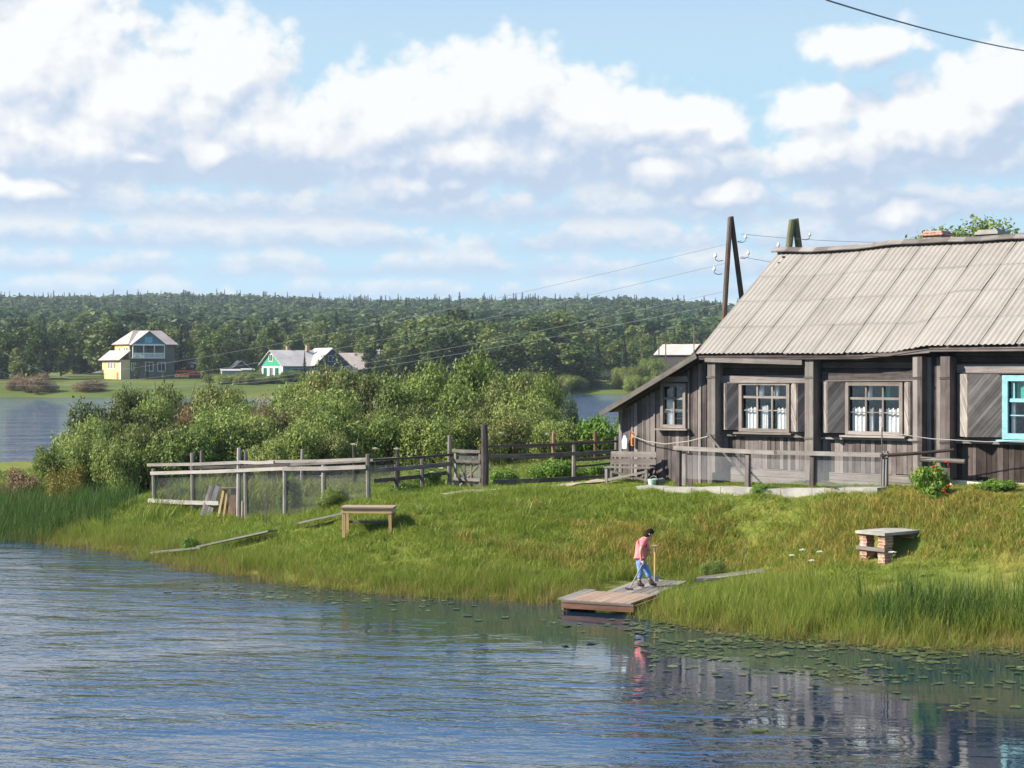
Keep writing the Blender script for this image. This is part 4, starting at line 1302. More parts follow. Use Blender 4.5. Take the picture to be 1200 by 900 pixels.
for s_ in 'rl':
    a = ARM[s_]; l = LEG[s_]
    J['sh' + s_] = (a[0], .068); J['el' + s_] = (a[1], .046); J['wr' + s_] = (a[2], .030)
    h = S0 + (S1 - S0) * (.66 if s_ == 'r' else .935); side = Vector((0, -1, 0)) if s_ == 'r' else Vector((0, 1, 0))
    wr = Vector(a[2]); pc = wr + (h - wr) * .55 + side * .012
    J['pa' + s_] = (tuple(pc), .034)
    E_ += [('upc', 'sh' + s_), ('sh' + s_, 'el' + s_), ('el' + s_, 'wr' + s_), ('wr' + s_, 'pa' + s_)]
    fw = Vector((1, 0, 0)); x1 = SD.cross(side).normalized()
    for k, ln in enumerate((.95, 1.05, 1.0, .8)):      # four fingers closing round the stick
        b0 = h + SD * (-.036 + .022 * k)
        p1 = b0 + side * .022 + x1 * .024 * ln; p2 = b0 - side * .010 + x1 * .032 * ln; p3 = b0 - side * .028 * ln + x1 * .004
        for q, pp in enumerate((p1, p2, p3)): J[f'f{s_}{k}{q}'] = (tuple(pp), .0095 - .001 * q)
        E_ += [('pa' + s_, f'f{s_}{k}0'), (f'f{s_}{k}0', f'f{s_}{k}1'), (f'f{s_}{k}1', f'f{s_}{k}2')]
    t1 = h + SD * .045 + side * .012 - x1 * .02; t2 = h + SD * .05 - side * .018 - x1 * .012
    J['t1' + s_] = (tuple(t1), .011); J['t2' + s_] = (tuple(t2), .009); E_ += [('pa' + s_, 't1' + s_), ('t1' + s_, 't2' + s_)]
    J['hi' + s_] = (l[0], .088); J['kn' + s_] = (l[1], .058); J['an' + s_] = (l[2], .042); J['to' + s_] = (l[3], .032)
    E_ += [('pel', 'hi' + s_), ('hi' + s_, 'kn' + s_), ('kn' + s_, 'an' + s_), ('an' + s_, 'to' + s_)]
body = skinned('body', J, E_, M_SKIN, pr, 'pel', 1)
SH = {'a': ((.02, 0, .745), (.155, .175)), 'b': ((.02, 0, .88), (.145, .165)), 'c': ((.07, 0, 1.05), (.155, .175)), 'd': ((.125, 0, 1.16), (.12, .15)), 'e': ((.175, 0, 1.23), .075)}
SE = [('a', 'b'), ('b', 'c'), ('c', 'd'), ('d', 'e')]
for s_ in 'rl':
    a = [Vector(v) for v in ARM[s_]]
    SH['s' + s_] = (tuple(a[0]), .088); SH['t' + s_] = (tuple(a[0] + (a[1] - a[0]) * .62), .072); SE += [('d', 's' + s_), ('s' + s_, 't' + s_)]
skinned('shirt', SH, SE, M_PINK, pr, 'b')
TR = {'a': ((.02, 0, .80), (.135, .15)), 'b': ((.025, 0, .72), (.14, .15))}
TE = [('a', 'b')]
for s_ in 'rl':
    l = [Vector(v) for v in LEG[s_]]
    TR['h' + s_] = (tuple(l[0] - Vector((0, 0, .06))), .105); TR['k' + s_] = (tuple(l[1]), .078); TR['c' + s_] = (tuple(l[1] + (l[2] - l[1]) * .62), .07); TE += [('b', 'h' + s_), ('h' + s_, 'k' + s_), ('k' + s_, 'c' + s_)]
skinned('trousers', TR, TE, M_JEANS, pr, 'b')
for s_ in 'rl':
    l = [Vector(v) for v in LEG[s_]]
    skinned('boot', {'a': (tuple(l[1] + (l[2] - l[1]) * .55), .054), 'b': (tuple(l[2]), .05), 'c': (tuple(l[2] + Vector((-.03, 0, -.035))), .045), 'd': (tuple(l[3] + Vector((.02, 0, .005))), .042)}, [('a', 'b'), ('b', 'c'), ('b', 'd')], M_BOOT, pr, 'b', 1)
m = MB(795); nu, nv = 20, 12; hv = []
for i in range(nv + 1):
    for k in range(nu):
        th, ph = math.pi * i / nv, 2 * math.pi * k / nu
        d = Vector((math.sin(th) * math.cos(ph), math.sin(th) * math.sin(ph), math.cos(th)))
        f = min(1, max(0, (d.x - .25) / .3)) * min(1, max(0, (.45 - d.z) / .3))
        r = 1.0 - .45 * f + .06 * math.sin(ph * 7 + th * 5) + .05 * math.sin(ph * 11 - th * 9)
        e_ = Vector((d.x * .112, d.y * .105, d.z * .112 - (.06 if d.x < -.2 and d.z < 0 else 0))) * r; hv.append(Vector((.268, 0, 1.358)) + Matrix.Rotation(R(28), 3, 'Y') @ e_)
m.v = [tuple(v) for v in hv]
for i in range(nv):
    for k in range(nu):
        m.f.append((i * nu + k, (i + 1) * nu + k, (i + 1) * nu + (k + 1) % nu, i * nu + (k + 1) % nu)); m.r.append(.5); m.uv += [(0, 0)] * 4
m.build('hair', M_HAIR, pr, smooth=True)
for s_ in (-1, 1):
    m = MB(790); m.tube([(.345, .036 * s_, 1.345), (.362, .036 * s_, 1.340)], [.014, .006], 8); m.build('eye', M_BLACK, pr)
    m = MB(791); m.tube([(.262, .088 * s_, 1.315), (.262, .104 * s_, 1.335), (.266, .102 * s_, 1.36)], [.012, .018, .014], 7); m.build('ear', M_SKIN, pr)
m = MB(792); m.tube([(.335, -.022, 1.275), (.342, 0, 1.272), (.335, .022, 1.275)], .007, 5); m.build('mouth', M_PINK, pr)
stk = empty('scrubbing_stick', pr.location + Vector((0, 0, 0)), R(-6), 'long pale stick held in both hands by the person on the dock', 'stick')
m = MB(793); m.tube([tuple(S0 + Vector((0, 0, .012))), tuple(S0 + (S1 - S0) * .5), tuple(S1)], [.017, .016, .016], 8); m.build('shaft', W_FRAME, stk)
m = MB(794); m.board(S0 + Vector((-.10, .05, .02)), S0 + Vector((.08, -.05, .02)), (0, 1, 0), .05, .035); m.build('scraper_head', W_DARK, stk)

# ------------------------------------------------------------------ utility poles and wires
def a_pole(x, y, zb, zt, dx0, dx1, top, mat, label, seed, arms, pr_=.095):
    r_ = empty('utility_pole', (x, y, zb), 0, label, 'utility pole', 'A-frame utility poles behind the house')
    for k, dx in enumerate((dx0, dx1)):
        m = MB(seed + k); h = zt - zb + (.05 if k else 0)
        m.tube([(dx, .25 * (k - .5), -.5), (dx * .5 + top * (k - .5) * .5, .2 * (k - .5), h * .5), (top * (k - .5), .12 * (k - .5), h)], [pr_ * 1.25, pr_ * 1.1, pr_], 9); m.build('leg', mat, r_)
    for k, (hx, z, s) in enumerate(arms):
        m = MB(seed + 5 + k); m.tube([(hx, -.05, z), (hx + .18 * s, -.05, z - .02), (hx + .30 * s, -.05, z + .04), (hx + .30 * s, -.05, z + .16)], .018, 6)
        hk = m.build('hook', M_WIRE, r_)
        m = MB(seed + 15 + k); m.tube([(hx + .30 * s, -.05, z + .12), (hx + .30 * s, -.05, z + .17), (hx + .30 * s, -.05, z + .22), (hx + .30 * s, -.05, z + .28)], [.05, .07, .045, .03], 8); m.build('insulator', M_PORC, hk)
    return r_


a_pole(8.2, 64, 1.8, 11.46, -.62, 1.30, .05, W_POLE, 'brown two-legged utility pole rising left of the roof', 800, [(.25, 8.75, 1), (.35, 8.15, 1), (-.28, 8.05, -1), (-.32, 7.55, -1), (.55, 6.6, 1), (.6, 6.2, 1)])
a_pole(10.9, 66, 2.0, 11.55, -1.3, 1.3, .13, W_MOSS, 'mossy green two-legged utility pole just above the roof ridge', 830, [(.3, 8.8, 1), (-.3, 8.4, -1)], .135)


def wire(A, B, sag, label, seed, rad=.012, n=28, group='power lines'):
    A = Vector(A); B = Vector(B)
    P = [A + (B - A) * (i / n) - Vector((0, 0, sag * 4 * (i / n) * (1 - i / n))) for i in range(n + 1)]
    m = MB(seed); m.tube([p - A for p in P], rad, 5); o = m.build('power_line', M_WIRE); o.location = A
    return tag(o, label, 'power line', group)


FX = -95.0
for k, (z0, zb, xb, yb, tx) in enumerate(((10.6, 13.0, -150, 330, 'topmost'), (9.75, 11.5, -130, 332, 'second highest'), (8.7, 10.2, -110, 334, 'third highest'), (8.25, 9.0, -100, 336, 'lowest'))):
    wire((8.0 if k else 8.6, 64, z0), (xb, yb, zb), 7.5 - k * .9, f'{tx} of the four wires running left from the brown utility pole', 860 + k, .008, 40)
wire((8.6, 64, 10.85), (24, 66, 11.4), .5, 'wire running right from the brown pole above the roof ridge', 870, .008)
wire((8.6, 64, 10.0), (22, 67, 8.9), .3, 'lower wire running right from the brown pole, dipping behind the roof', 871, .008)
wire((8.9, 64, 8.45), (12.5, 56, 8.6), .25, 'short service wire from the brown pole to the roof', 872, .008)
wire((3.2, 17.4, 9.56), (8.5, 28, 11.0), .05, 'thick dark cable crossing the sky at the upper right corner', 873, .010)
# ------------------------------------------------------------------ the village across the water
M_YEL = plain('pale_yellow_boards', (.66, .50, .22), .8, .2, .08, .6)
M_OLIVE = plain('dark_olive_boards', (.15, .145, .11), .8, .2, .12, .6)
M_NAVY = plain('navy_paint', (.035, .055, .11), .6, .3, .15, .6)
M_GREEN = plain('emerald_paint', (.03, .30, .155), .6, .3, .1, .6)
M_TPAN = plain('teal_panel', (.08, .20, .24), .6, .3, .1, .6)
M_VROOF = plain('weathered_pale_roof', (.42, .385, .355), .85, .2, .15, .25)
M_BROWNR = plain('pinkish_grey_roof', (.38, .315, .285), .85, .2, .15, .25)
M_GREYW = plain('grey_board_wall', (.33, .32, .31), .85, .2, .15, .6)
M_DARKW = plain('dark_board_wall', (.05, .042, .038), .85, .2, .15, .6)
M_REDP = plain('dark_red_paint', (.28, .045, .04), .7, .2, .15, .6)
M_DGLASS = plain('dark_window_glass', (.03, .04, .055), .15, .5, .1)


def vwin(parent, c0, c1, axis, proud=.06, frame=M_WHITE, fw=.16):
    """a framed window on a wall: axis 'x' faces -y, axis 'y' faces -x; c0, c1 are (along, z)"""
    m = MB(5)
    def bx(mm, a0, z0, a1, z1, d, base):
        if axis == 'x': mm.box((a0, base - d, z0), (a1, base, z1))
        else: mm.box((base - d, a0, z0), (base, a1, z1))
    b = c0[2]
    bx(m, c0[0] - fw, c0[1] - fw, c1[0] + fw, c0[1], proud + .02, b); bx(m, c0[0] - fw, c1[1], c1[0] + fw, c1[1] + fw, proud + .02, b)
    bx(m, c0[0] - fw, c0[1], c0[0], c1[1], proud + .02, b); bx(m, c1[0], c0[1], c1[0] + fw, c1[1], proud + .02, b)
    mid = (c0[0] + c1[0]) / 2; bx(m, mid - .05, c0[1], mid + .05, c1[1], proud, b)
    w = m.build('window', frame, parent)
    g = MB(6); bx(g, c0[0], c0[1], c1[0], c1[1], proud * .5, b); g.build('pane', M_DGLASS, w)
    return w


def slab(m, pts, t=.14):
    p = [Vector(q) for q in pts]; n = (p[1] - p[0]).cross(p[2] - p[0]).normalized()
    if n.z < 0: p.reverse(); n = -n
    m.prism([q - n * t for q in p], n * t)


def gable_body(m, x0, x1, y0, y1, he, hr, along='x'):
    if along == 'x':
        ym = (y0 + y1) / 2; m.prism([(x0, y0, -1), (x0, y1, -1), (x0, y1, he), (x0, ym, hr), (x0, y0, he)], (x1 - x0, 0, 0))
    else:
        xm = (x0 + x1) / 2; m.prism([(x0, y0, -1), (x1, y0, -1), (x1, y0, he), (xm, y0, hr), (x0, y0, he)], (0, y1 - y0, 0))


def gable_roof(m, x0, x1, y0, y1, he, hr, along='x', ov=.5, t=.14):
    if along == 'x':
        ym = (y0 + y1) / 2; s = (hr - he) / (ym - y0)
        slab(m, [(x0 - ov, y0 - ov, he - ov * s + t), (x1 + ov, y0 - ov, he - ov * s + t), (x1 + ov, ym, hr + t), (x0 - ov, ym, hr + t)], t)
        slab(m, [(x0 - ov, y1 + ov, he - ov * s + t), (x1 + ov, y1 + ov, he - ov * s + t), (x1 + ov, ym + .004, hr + t), (x0 - ov, ym + .004, hr + t)], t)
    else:
        xm = (x0 + x1) / 2; s = (hr - he) / (xm - x0)
        slab(m, [(x0 - ov, y0 - ov, he - ov * s + t), (x0 - ov, y1 + ov, he - ov * s + t), (xm, y1 + ov, hr + t), (xm, y0 - ov, hr + t)], t)
        slab(m, [(x1 + ov, y0 - ov, he - ov * s + t), (x1 + ov, y1 + ov, he - ov * s + t), (xm + .004, y1 + ov, hr + t), (xm + .004, y0 - ov, hr + t)], t)


PH = R(37)
yh = empty('village_house', (-89.6, 400, h1(-88, 400) + .1), PH, 'two-storey yellow house with a white balcony across the water at the left', 'house')
m = MB(900); m.box((0, 0, -1), (11, 7.7, 7.55)); m.build('front_wall', M_OLIVE, yh)
m = MB(901); m.box((-.12, -.05, 4.2), (-.02, 7.75, 7.5)); m.build('yellow_wall', M_YEL, yh)
m = MB(902)
rx = [(-.7, -.7, 7.5), (11.7, -.7, 7.5), (11.7, 8.4, 7.5), (-.7, 8.4, 7.5), (2.6, 3.85, 10.6), (9.6, 3.85, 10.6)]
slab(m, [rx[0], rx[1], rx[5], rx[4]]); slab(m, [rx[2], rx[3], rx[4], rx[5]]); slab(m, [rx[3], rx[0], rx[4]]); slab(m, [rx[1], rx[2], rx[5]])
ry = m.build('roof', M_BROWNR, yh)
m = MB(903); gable_body(m, -.1, 7.9, -1.6, 3.6, 7.5, 10.35, 'y')
# only the pediment part of the front gable is boarded
m = MB(903); m.prism([(-.1, -1.5, 7.5), (7.9, -1.5, 7.5), (3.9, -1.5, 10.3)], (0, 5.0, 0)); ga = m.build('gable', M_TPAN, yh)
m = MB(904); m.box((3.0, -1.56, 7.75), (4.8, -1.5, 9.1)); m.build('gable_window', plain('gable_glass', (.16, .40, .48), .3), ga)
m = MB(905); gable_roof(m, -.1, 7.9, -1.5, 3.4, 7.5, 10.3, 'y', .4); m.build('gable_roof', M_BROWNR, ry)
m = MB(906); m.box((-.1, -1.6, 7.2), (7.9, -1.45, 7.55))
for x in (0, 2.6, 5.2, 7.7): m.box((x, -1.6, 4.6), (x + .18, -1.45, 7.2))
m.box((-.1, -1.6, 5.45), (7.9, -1.48, 5.62)); m.box((-.1, -1.6, 4.4), (7.9, 0, 4.6))
for k in range(26): m.box((.1 + k * .3, -1.56, 4.6), (.28 + k * .3, -1.52, 5.45))
m.build('balcony', M_WHITE, yh)
vwin(yh, (3.9, 1.7, 0), (5.6, 3.5), 'x'); vwin(yh, (6.9, 1.7, 0), (8.6, 3.5), 'x'); vwin(yh, (.5, 1.9, 0), (1.3, 3.3), 'x'); vwin(yh, (2.0, 4.9, 0), (3.2, 6.8), 'x', frame=M_DARKW); vwin(yh, (4.6, 4.9, 0), (5.8, 6.8), 'x', frame=M_DARKW)
for y in (.6, 2.0, 4.6): vwin(yh, (y, 5.0, -.12), (y + .9, 6.7), 'y', frame=M_WHITE)
m = MB(907); m.box((-2.3, -.4, -1), (-.13, 9.8, 4.1)); ex = m.build('yellow_annex', M_YEL, yh)
m = MB(908); slab(m, [(-3.0, -.9, 4.05), (-3.0, 10.6, 4.05), (-.13, 10.6, 6.2), (-.13, -.9, 6.2)]); m.build('annex_roof', M_BROWNR, ex)
for y in (2.6, 4.2, 5.6): vwin(yh, (y, 2.2, -2.3), (y + .8, 3.5), 'y', frame=M_WHITE)
m = MB(909); m.box((-2.36, .9, -.5), (-2.31, 1.9, 1.4)); m.build('door', plain('brown_door', (.30, .15, .06), .7), yh)
m = MB(910); m.box((-2.36, -.42, -.5), (-2.31, -.0, 4.0)); m.build('corner_board', M_WHITE, yh)
m = MB(911); slab(m, [(-4.0, 9.6, 1.3), (-2.32, 9.6, 1.7), (-2.32, 11.4, 1.7), (-4.0, 11.4, 1.3)]); m.build('porch_roof', M_WHITE, yh)

gh = empty('village_house', (-53.2, 396, h1(-53, 396) - .2), PH, 'green and white house with a navy cross gable across the water', 'house')
m = MB(920); gable_body(m, 0, 13, 0, 10.5, 3.3, 6.5); m.build('white_wall', plain('white_boards', (.66, .70, .66), .8, .2, .08, .6), gh)
m = MB(921); m.prism([(-.12, -.1, 3.2), (-.12, 10.6, 3.2), (-.12, 5.25, 6.6)], (.1, 0, 0)); m.build('green_gable', M_GREEN, gh)
m = MB(929); m.box((.1, -.12, -1), (7.1, -.02, 3.0)); m.build('teal_boarding', M_TPAN, gh)
m = MB(922); gable_roof(m, 0, 13, 0, 10.5, 3.3, 6.5, 'x', .6); rg_ = m.build('roof', M_VROOF, gh)
m = MB(923); gable_body(m, 7.2, 15.6, -1.5, 6, 3.5, 7.0, 'y'); cg = m.build('navy_wing', M_NAVY, gh)
m = MB(924); gable_roof(m, 7.2, 15.6, -1.5, 6, 3.5, 7.0, 'y', .5); m.build('wing_roof', M_VROOF, rg_)
m = MB(925); m.box((8.2, 4.2, 6.4), (8.9, 4.9, 7.7)); m.build('chimney', M_BRICK, rg_)
m = MB(926); m.box((4.0, 5.6, 6.0), (4.6, 6.2, 7.5)); m.build('chimney', M_BRICK, rg_)
vwin(gh, (4.5, 4.2, -.12), (6.1, 5.6), 'y'); vwin(gh, (2.0, .9, 0), (3.4, 2.6), 'y', frame=M_GREEN); vwin(gh, (4.6, .6, 0), (6.2, 2.7), 'y', frame=M_WHITE); vwin(gh, (7.6, .9, 0), (9.0, 2.6), 'y', frame=M_GREEN)
vwin(gh, (10.6, 4.2, -1.5), (12.4, 5.3), 'x', frame=M_GREYW); vwin(gh, (8.6, .8, -1.5), (10.0, 2.6), 'x', frame=M_GREYW); vwin(gh, (12.6, .6, -1.5), (14.2, 2.6), 'x', frame=M_GREYW); vwin(gh, (2.0, 1.0, -.12), (5.5, 2.4), 'x', frame=M_GREYW)
m = MB(927); m.box((.5, -2.0, -.5), (5.5, -1.2, 1.0)); m.build('porch', plain('pale_pink_boards', (.55, .42, .36), .8), gh)

gh.scale = (1.08, 1.0, 1.06)
bz = h1(-40, 402)
br = empty('barn', (-40.5, 404, bz), R(12), 'barn with a wide pale roof right of the navy wing', 'barn')
m = MB(930); gable_body(m, 0, 7.6, 0, 8, 2.6, 6.1); m.build('wall', M_DARKW, br)
m = MB(931); gable_roof(m, 0, 7.4, 0, 8, 2.6, 6.1, 'x', .5); m.build('roof', M_BROWNR, br)
m = MB(932); m.box((-.2, -.14, -.5), (4.0, -.03, 2.3)); m.build('white_boarding', M_WHITE, br)
sh = empty('shed', (-66.5, 402, h1(-66, 402) + .1), R(20), 'small grey shed with a pale roof left of the green house', 'shed')
m = MB(933); gable_body(m, 0, 5.5, 0, 4.5, 2.0, 4.1, 'y'); m.build('wall', M_DARKW, sh)
m = MB(934); gable_roof(m, 0, 5.5, 0, 4.5, 2.0, 4.1, 'y', .4); m.build('roof', M_VROOF, sh)
sh = empty('shed', (-62.5, 394, h1(-62, 394) + .1), R(15), 'low whitewashed shed in front of the green house', 'shed')
m = MB(935); m.box((-4.4, 0, -1), (0, 3, 1.9)); m.box((.3, .2, -1), (3.0, 3, 2.1)); m.build('wall', M_GREYW, sh)
m = MB(936); slab(m, [(-4.6, -.3, 1.95), (.1, -.3, 1.95), (.1, 3.3, 2.35), (-4.6, 3.3, 2.35)]); slab(m, [(.2, -.1, 2.15), (3.2, -.1, 2.15), (3.2, 3.3, 2.5), (.2, 3.3, 2.5)]); m.build('roof', M_GREYW, sh)
sh = empty('shed', (-76.5, 404, h1(-76, 404)), R(8), 'dark shed beside the yellow house behind a red fence', 'shed')
m = MB(937); m.box((0, 0, -1), (7.5, 4, 3.4)); m.build('wall', M_DARKW, sh)
m = MB(938); slab(m, [(-.4, -.5, 3.4), (7.9, -.5, 3.4), (7.9, 4.4, 4.2), (-.4, 4.4, 4.2)]); m.build('roof', M_DARKW, sh)
m = MB(939); m.box((2.0, -.4, 1.8), (3.6, -.1, 3.3)); m.box((.4, -.3, 2.6), (1.2, -.1, 3.3)); m.build('pale_panel', M_GREYW, sh)
yh.scale = (1.04, 1.04, 1.08)
fr = empty('red_fence', (-78.5, 399, h1(-78, 399)), R(4), 'low dark red board fence in front of the dark shed', 'fence')
m = MB(940)
for k in range(10): m.box((k * .95, 0, -.5), (k * .95 + .14, .12, 2.0 + .1 * (k % 3)))
for z in (.9, 1.7): m.box((0, -.06, z), (9.2, -.004, z + .32))
m.build('boards', M_REDP, fr)
ps = empty('painted_mast', (-31.2, 402, h1(-31, 402)), 0, 'tall narrow mast with faded red and white panels right of the barn', 'mast')
m = MB(941); m.box((-.12, -.12, -1), (.12, .12, 7.2)); m.build('mast_post', M_WHITE, ps)
m = MB(942); m.box((-.45, -.2, 4.6), (.45, -.13, 7.0)); m.box((-.5, -.2, 1.6), (.2, -.13, 3.4)); m.build('panel', M_WHITE, ps)
m = MB(943); m.box((-.1, -.26, 5.0), (.5, -.205, 6.0)); m.build('red_panel', plain('faded_red', (.45, .14, .08), .7), ps)
rh = empty('village_house', (37.2, 440, h1(38, 440) + 3.4), R(-36), 'low house with a pale roof half hidden by trees, left of the big roof', 'house')
m = MB(945); gable_body(m, 0, 10, 0, 8, 3.0, 5.4); m.build('wall', M_DARKW, rh)
m = MB(946); gable_roof(m, 0, 10, 0, 8, 3.0, 5.4, 'x', .6); m.build('roof', M_BROWNR, rh)
for i, (px_, y_, h_, tx) in enumerate(((780, 430, 13, 'thin grey pole standing behind the far low house'), (813, 425, 13.5, 'thin grey pole at the right edge of the far trees'), (772, 432, 9.5, 'short dark pole beside the far low house'), (445.5, 398, 7.5, 'dark pole close to the barn'))):
    x_ = (px_ - 600) / 2000 * y_
    p = empty('village_pole', (x_, y_, h1(x_, y_)), 0, tx, 'utility pole')
    m = MB(950 + i); m.tube([(0, 0, -.5), (.05, 0, h_)], [.17, .12], 7); m.build('pole_shaft', W_GREY if i < 2 else W_POLE, p)
    m = MB(955 + i); m.box((-.8, -.06, h_ - .9), (.85, .06, h_ - .78)); m.build('crossarm', W_POLE, p)

# ------------------------------------------------------------------ bushes of the peninsula
def bush_protos(tagname, mat, n, size, seeds, gap=.2):
    out = []
    for s_ in seeds:
        rg = random.Random(s_); lobes = []
        for k in range(9):
            a = k * 2.4 + rg.random(); q = rg.uniform(.25, .72) if k else 0
            lobes.append((q * math.cos(a), q * math.sin(a), rg.uniform(.22, .66) if k else .6, rg.uniform(.28, .46), rg.uniform(.28, .46), rg.uniform(.24, .40)))
        out.append(leafmesh(tagname + '_crown', mat, lobes, n, size, s_, .3, .75, gap))
    return out


STEMS = []
for s_ in (1, 2, 3):
    rg = random.Random(s_); m = MB(s_)
    for k in range(9):
        a = k * 2.4; q = rg.uniform(.3, .75)
        m.tube([(.05 * math.cos(a), .05 * math.sin(a), -.12), (q * .5 * math.cos(a), q * .5 * math.sin(a), .35), (q * math.cos(a), q * math.sin(a), rg.uniform(.6, .92))], [.022, .015, .005], 5)
    o = m.build('stems', M_STEM); STEMS.append(o.data); bpy.data.objects.remove(o)
BP = {'willow': bush_protos('willow', G_WILLOW, 16000, .036, (21, 22, 23)), 'olive': bush_protos('olive', G_OLIVE, 15000, .035, (24, 25, 26)), 'rust': bush_protos('rust', G_RUST, 9000, .034, (27, 28), .6),
      'dull': bush_protos('dull', G_DULL, 10000, .036, (29,), .5), 'yellow': bush_protos('yellow', G_YELLOW, 9000, .036, (30,)), 'lush': bush_protos('lush', G_LUSH, 6000, .065, (31, 32))}
BC = 0


def bush(px, ytop, Y, hw_px, kind, label, group=None, name='bush', cat='bush', extra=1.0):
    """a bush whose crown reaches from the ground to the height seen over distance Y"""
    global BC
    x = (px - 600) / 2000 * Y; z0 = max(g1(x, Y), -.05); h = (EYE - (ytop - 432) * Y / 2000 - z0) * ((1.12 if px > 270 else .98) if Y >= 84 else (.92 if 110 < px < 300 and Y > 69 else extra)); w = hw_px * Y / 2000
    o = empty(name, (x, Y, z0), BC * 1.9, label, cat, group)
    ms = BP[kind]
    for nm, me in (('crown', ms[BC % len(ms)]), ('stems', STEMS[BC % 3])):
        c = bpy.data.objects.new(nm, me); COL.objects.link(c); c.parent = o
    s_ = 1 + .08 * math.sin(BC * 2.3)
    o.scale = (w * s_, w / s_, h)
    BC += 1
    return o


WB = 'green willow bushes behind the fences'
BUSHES = [
 (105, 488, 67, 56, 'willow', 'large light green willow bush at the left tip of the thicket', None),
 (62, 518, 66, 34, 'willow', 'low green bush at the far left beside the lake', None),
 (25, 545, 66, 34, 'rust', 'low rusty brown bush on the left shore above the reeds', None),
 (75, 540, 63, 26, 'yellow', 'small yellowing bush in front of the left willow', None),
 (160, 480, 68, 50, 'olive', 'dark olive bush right of the large left willow', None),
 (215, 486, 65, 62, 'willow', 'broad light green willow behind the left end of the netted fence', None),
 (285, 484, 67, 62, 'willow', 'broad willow behind the tallest post of the netted fence', None),
 (350, 492, 66, 48, 'willow', 'willow bush behind the middle of the netted fence', None),
 (395, 505, 66, 34, 'olive', 'low olive bush behind the right part of the netted fence', None),
 (150, 447, 92, 34, 'olive', 'olive bush against the lake at the upper left of the thicket', None),
 (196, 436, 93, 48, 'olive', 'tall olive bush behind the half-bare brown bush', None),
 (217, 444, 72.5, 27, 'rust', 'half-bare brown bush with grey stems in the left of the thicket', None),
 (258, 443, 90, 46, 'olive', 'olive bush right of the half-bare brown bush', None),
 (310, 449, 70.5, 40, 'rust', 'reddish brown bush in the middle of the thicket', None),
 (352, 440, 92, 46, 'willow', 'tall willow right of the reddish brown bush', None),
 (400, 434, 90, 55, 'olive', 'tall olive bush below the barn across the water', WB),
 (455, 433, 92, 56, 'olive', 'tall olive bush below the barn across the water', WB),
 (505, 428, 90, 55, 'willow', 'tall willow in the middle of the thicket', WB),
 (560, 426, 88, 60, 'willow', 'tall willow in the middle of the thicket', WB),
 (612, 432, 86, 50, 'olive', 'large olive bush near the right end of the thicket', None),
 (645, 446, 84, 38, 'willow', 'willow at the right end of the thicket', None),
 (664, 462, 82, 20, 'dull', 'spiky bluish bush at the right tip of the thicket by the water', None),
 (440, 470, 78, 40, 'olive', 'olive bush behind the left half of the dark side fence', None),
 (400, 465, 78, 40, 'willow', 'willow bush behind the right end of the netted fence', None),
 (490, 468, 76, 50, 'olive', 'dark olive bush behind the right half of the dark side fence', None),
 (555, 465, 75, 52, 'olive', 'dark olive bush behind the little gate', None),
 (615, 470, 74, 46, 'willow', 'willow behind the left half of the paddock fence', None),
 (650, 490, 72, 34, 'willow', 'low willow behind the middle of the paddock fence', None),
 (702, 484, 72, 34, 'lush', 'pale leafy bush left of the lean-to, in front of the water', None),
 (735, 478, 75, 30, 'lush', 'pale leafy bush half hidden by the lean-to', None),
 (318, 512, 63, 30, 'willow', 'small willow just behind the netted fence left of its middle', None),
 (135, 515, 63, 34, 'willow', 'rounded willow in front of the dark olive bush', None)]
FG = 'overlapping bushes filling the middle of the thicket'
for k_, (px_, yt_, Y_, hw_) in enumerate(((130, 462, 78, 46), (180, 455, 80, 50), (240, 462, 76, 56), (290, 458, 79, 56), (340, 462, 75, 56), (385, 452, 80, 56), (430, 448, 84, 56), (480, 446, 83, 58), (535, 446, 82, 58), (590, 448, 80, 56), (625, 462, 77, 44), (265, 470, 72, 60), (325, 474, 71, 60), (380, 480, 70, 56), (115, 505, 64, 40), (170, 500, 65, 44), (455, 484, 71, 50), (515, 484, 70, 50), (575, 484, 70, 48))):
    if px_ == 240: px_ = 262
    BUSHES.append((px_, yt_, Y_, hw_, 'willow' if k_ % 3 else 'olive', 'green bush merging with its neighbours in the middle of the thicket', FG))
for b in BUSHES: bush(b[0], b[1], b[2], b[3], b[4], b[5], b[6])
PL = [(505, 545, 53.8, 22, 'lush', 'bright green leafy clump in front of the side fence'), (470, 565, 52.3, 26, 'lush', 'low leafy clump by the yard corner'),
      (340, 555, 54.5, 16, 'lush', 'leafy weeds in front of the netted fence'), (392, 572, 51.8, 22, 'willow', 'low weeds below the right end of the netted fence'),
      (648, 535, 57.5, 30, 'lush', 'leafy potato patch behind the paddock fence'), (697, 540, 58, 26, 'lush', 'pale green clump behind the last paddock post'),
      (595, 548, 56.5, 20, 'lush', 'leafy clump just right of the gate post'), (545, 548, 57, 22, 'olive', 'leafy clump seen through the gate'),
      (220, 627, 51.8, 12, 'lush', 'dark big-leaved weed near the left walkway'), (836, 655, 44.6, 18, 'willow', 'dark clump of weeds above the grey boards'),
      (1112, 636, 41.0, 12, 'willow', 'small green shrub right of the brick bench'), (1148, 642, 40.6, 15, 'willow', 'round green shrub farther right of the brick bench'),
      (900, 566, 46.9, 22, 'lush', 'weeds along the concrete strip below the first window'), (985, 570, 45.6, 20, 'lush', 'weeds along the concrete strip below the second window'),
      (1165, 560, 43.0, 26, 'lush', 'weeds at the foot of the dark boards on the right'), (455, 612, 48.6, 14, 'willow', 'weeds behind the yellow table')]
for p_ in PL: bush(*p_[:6], name='weed_clump', cat='plant')
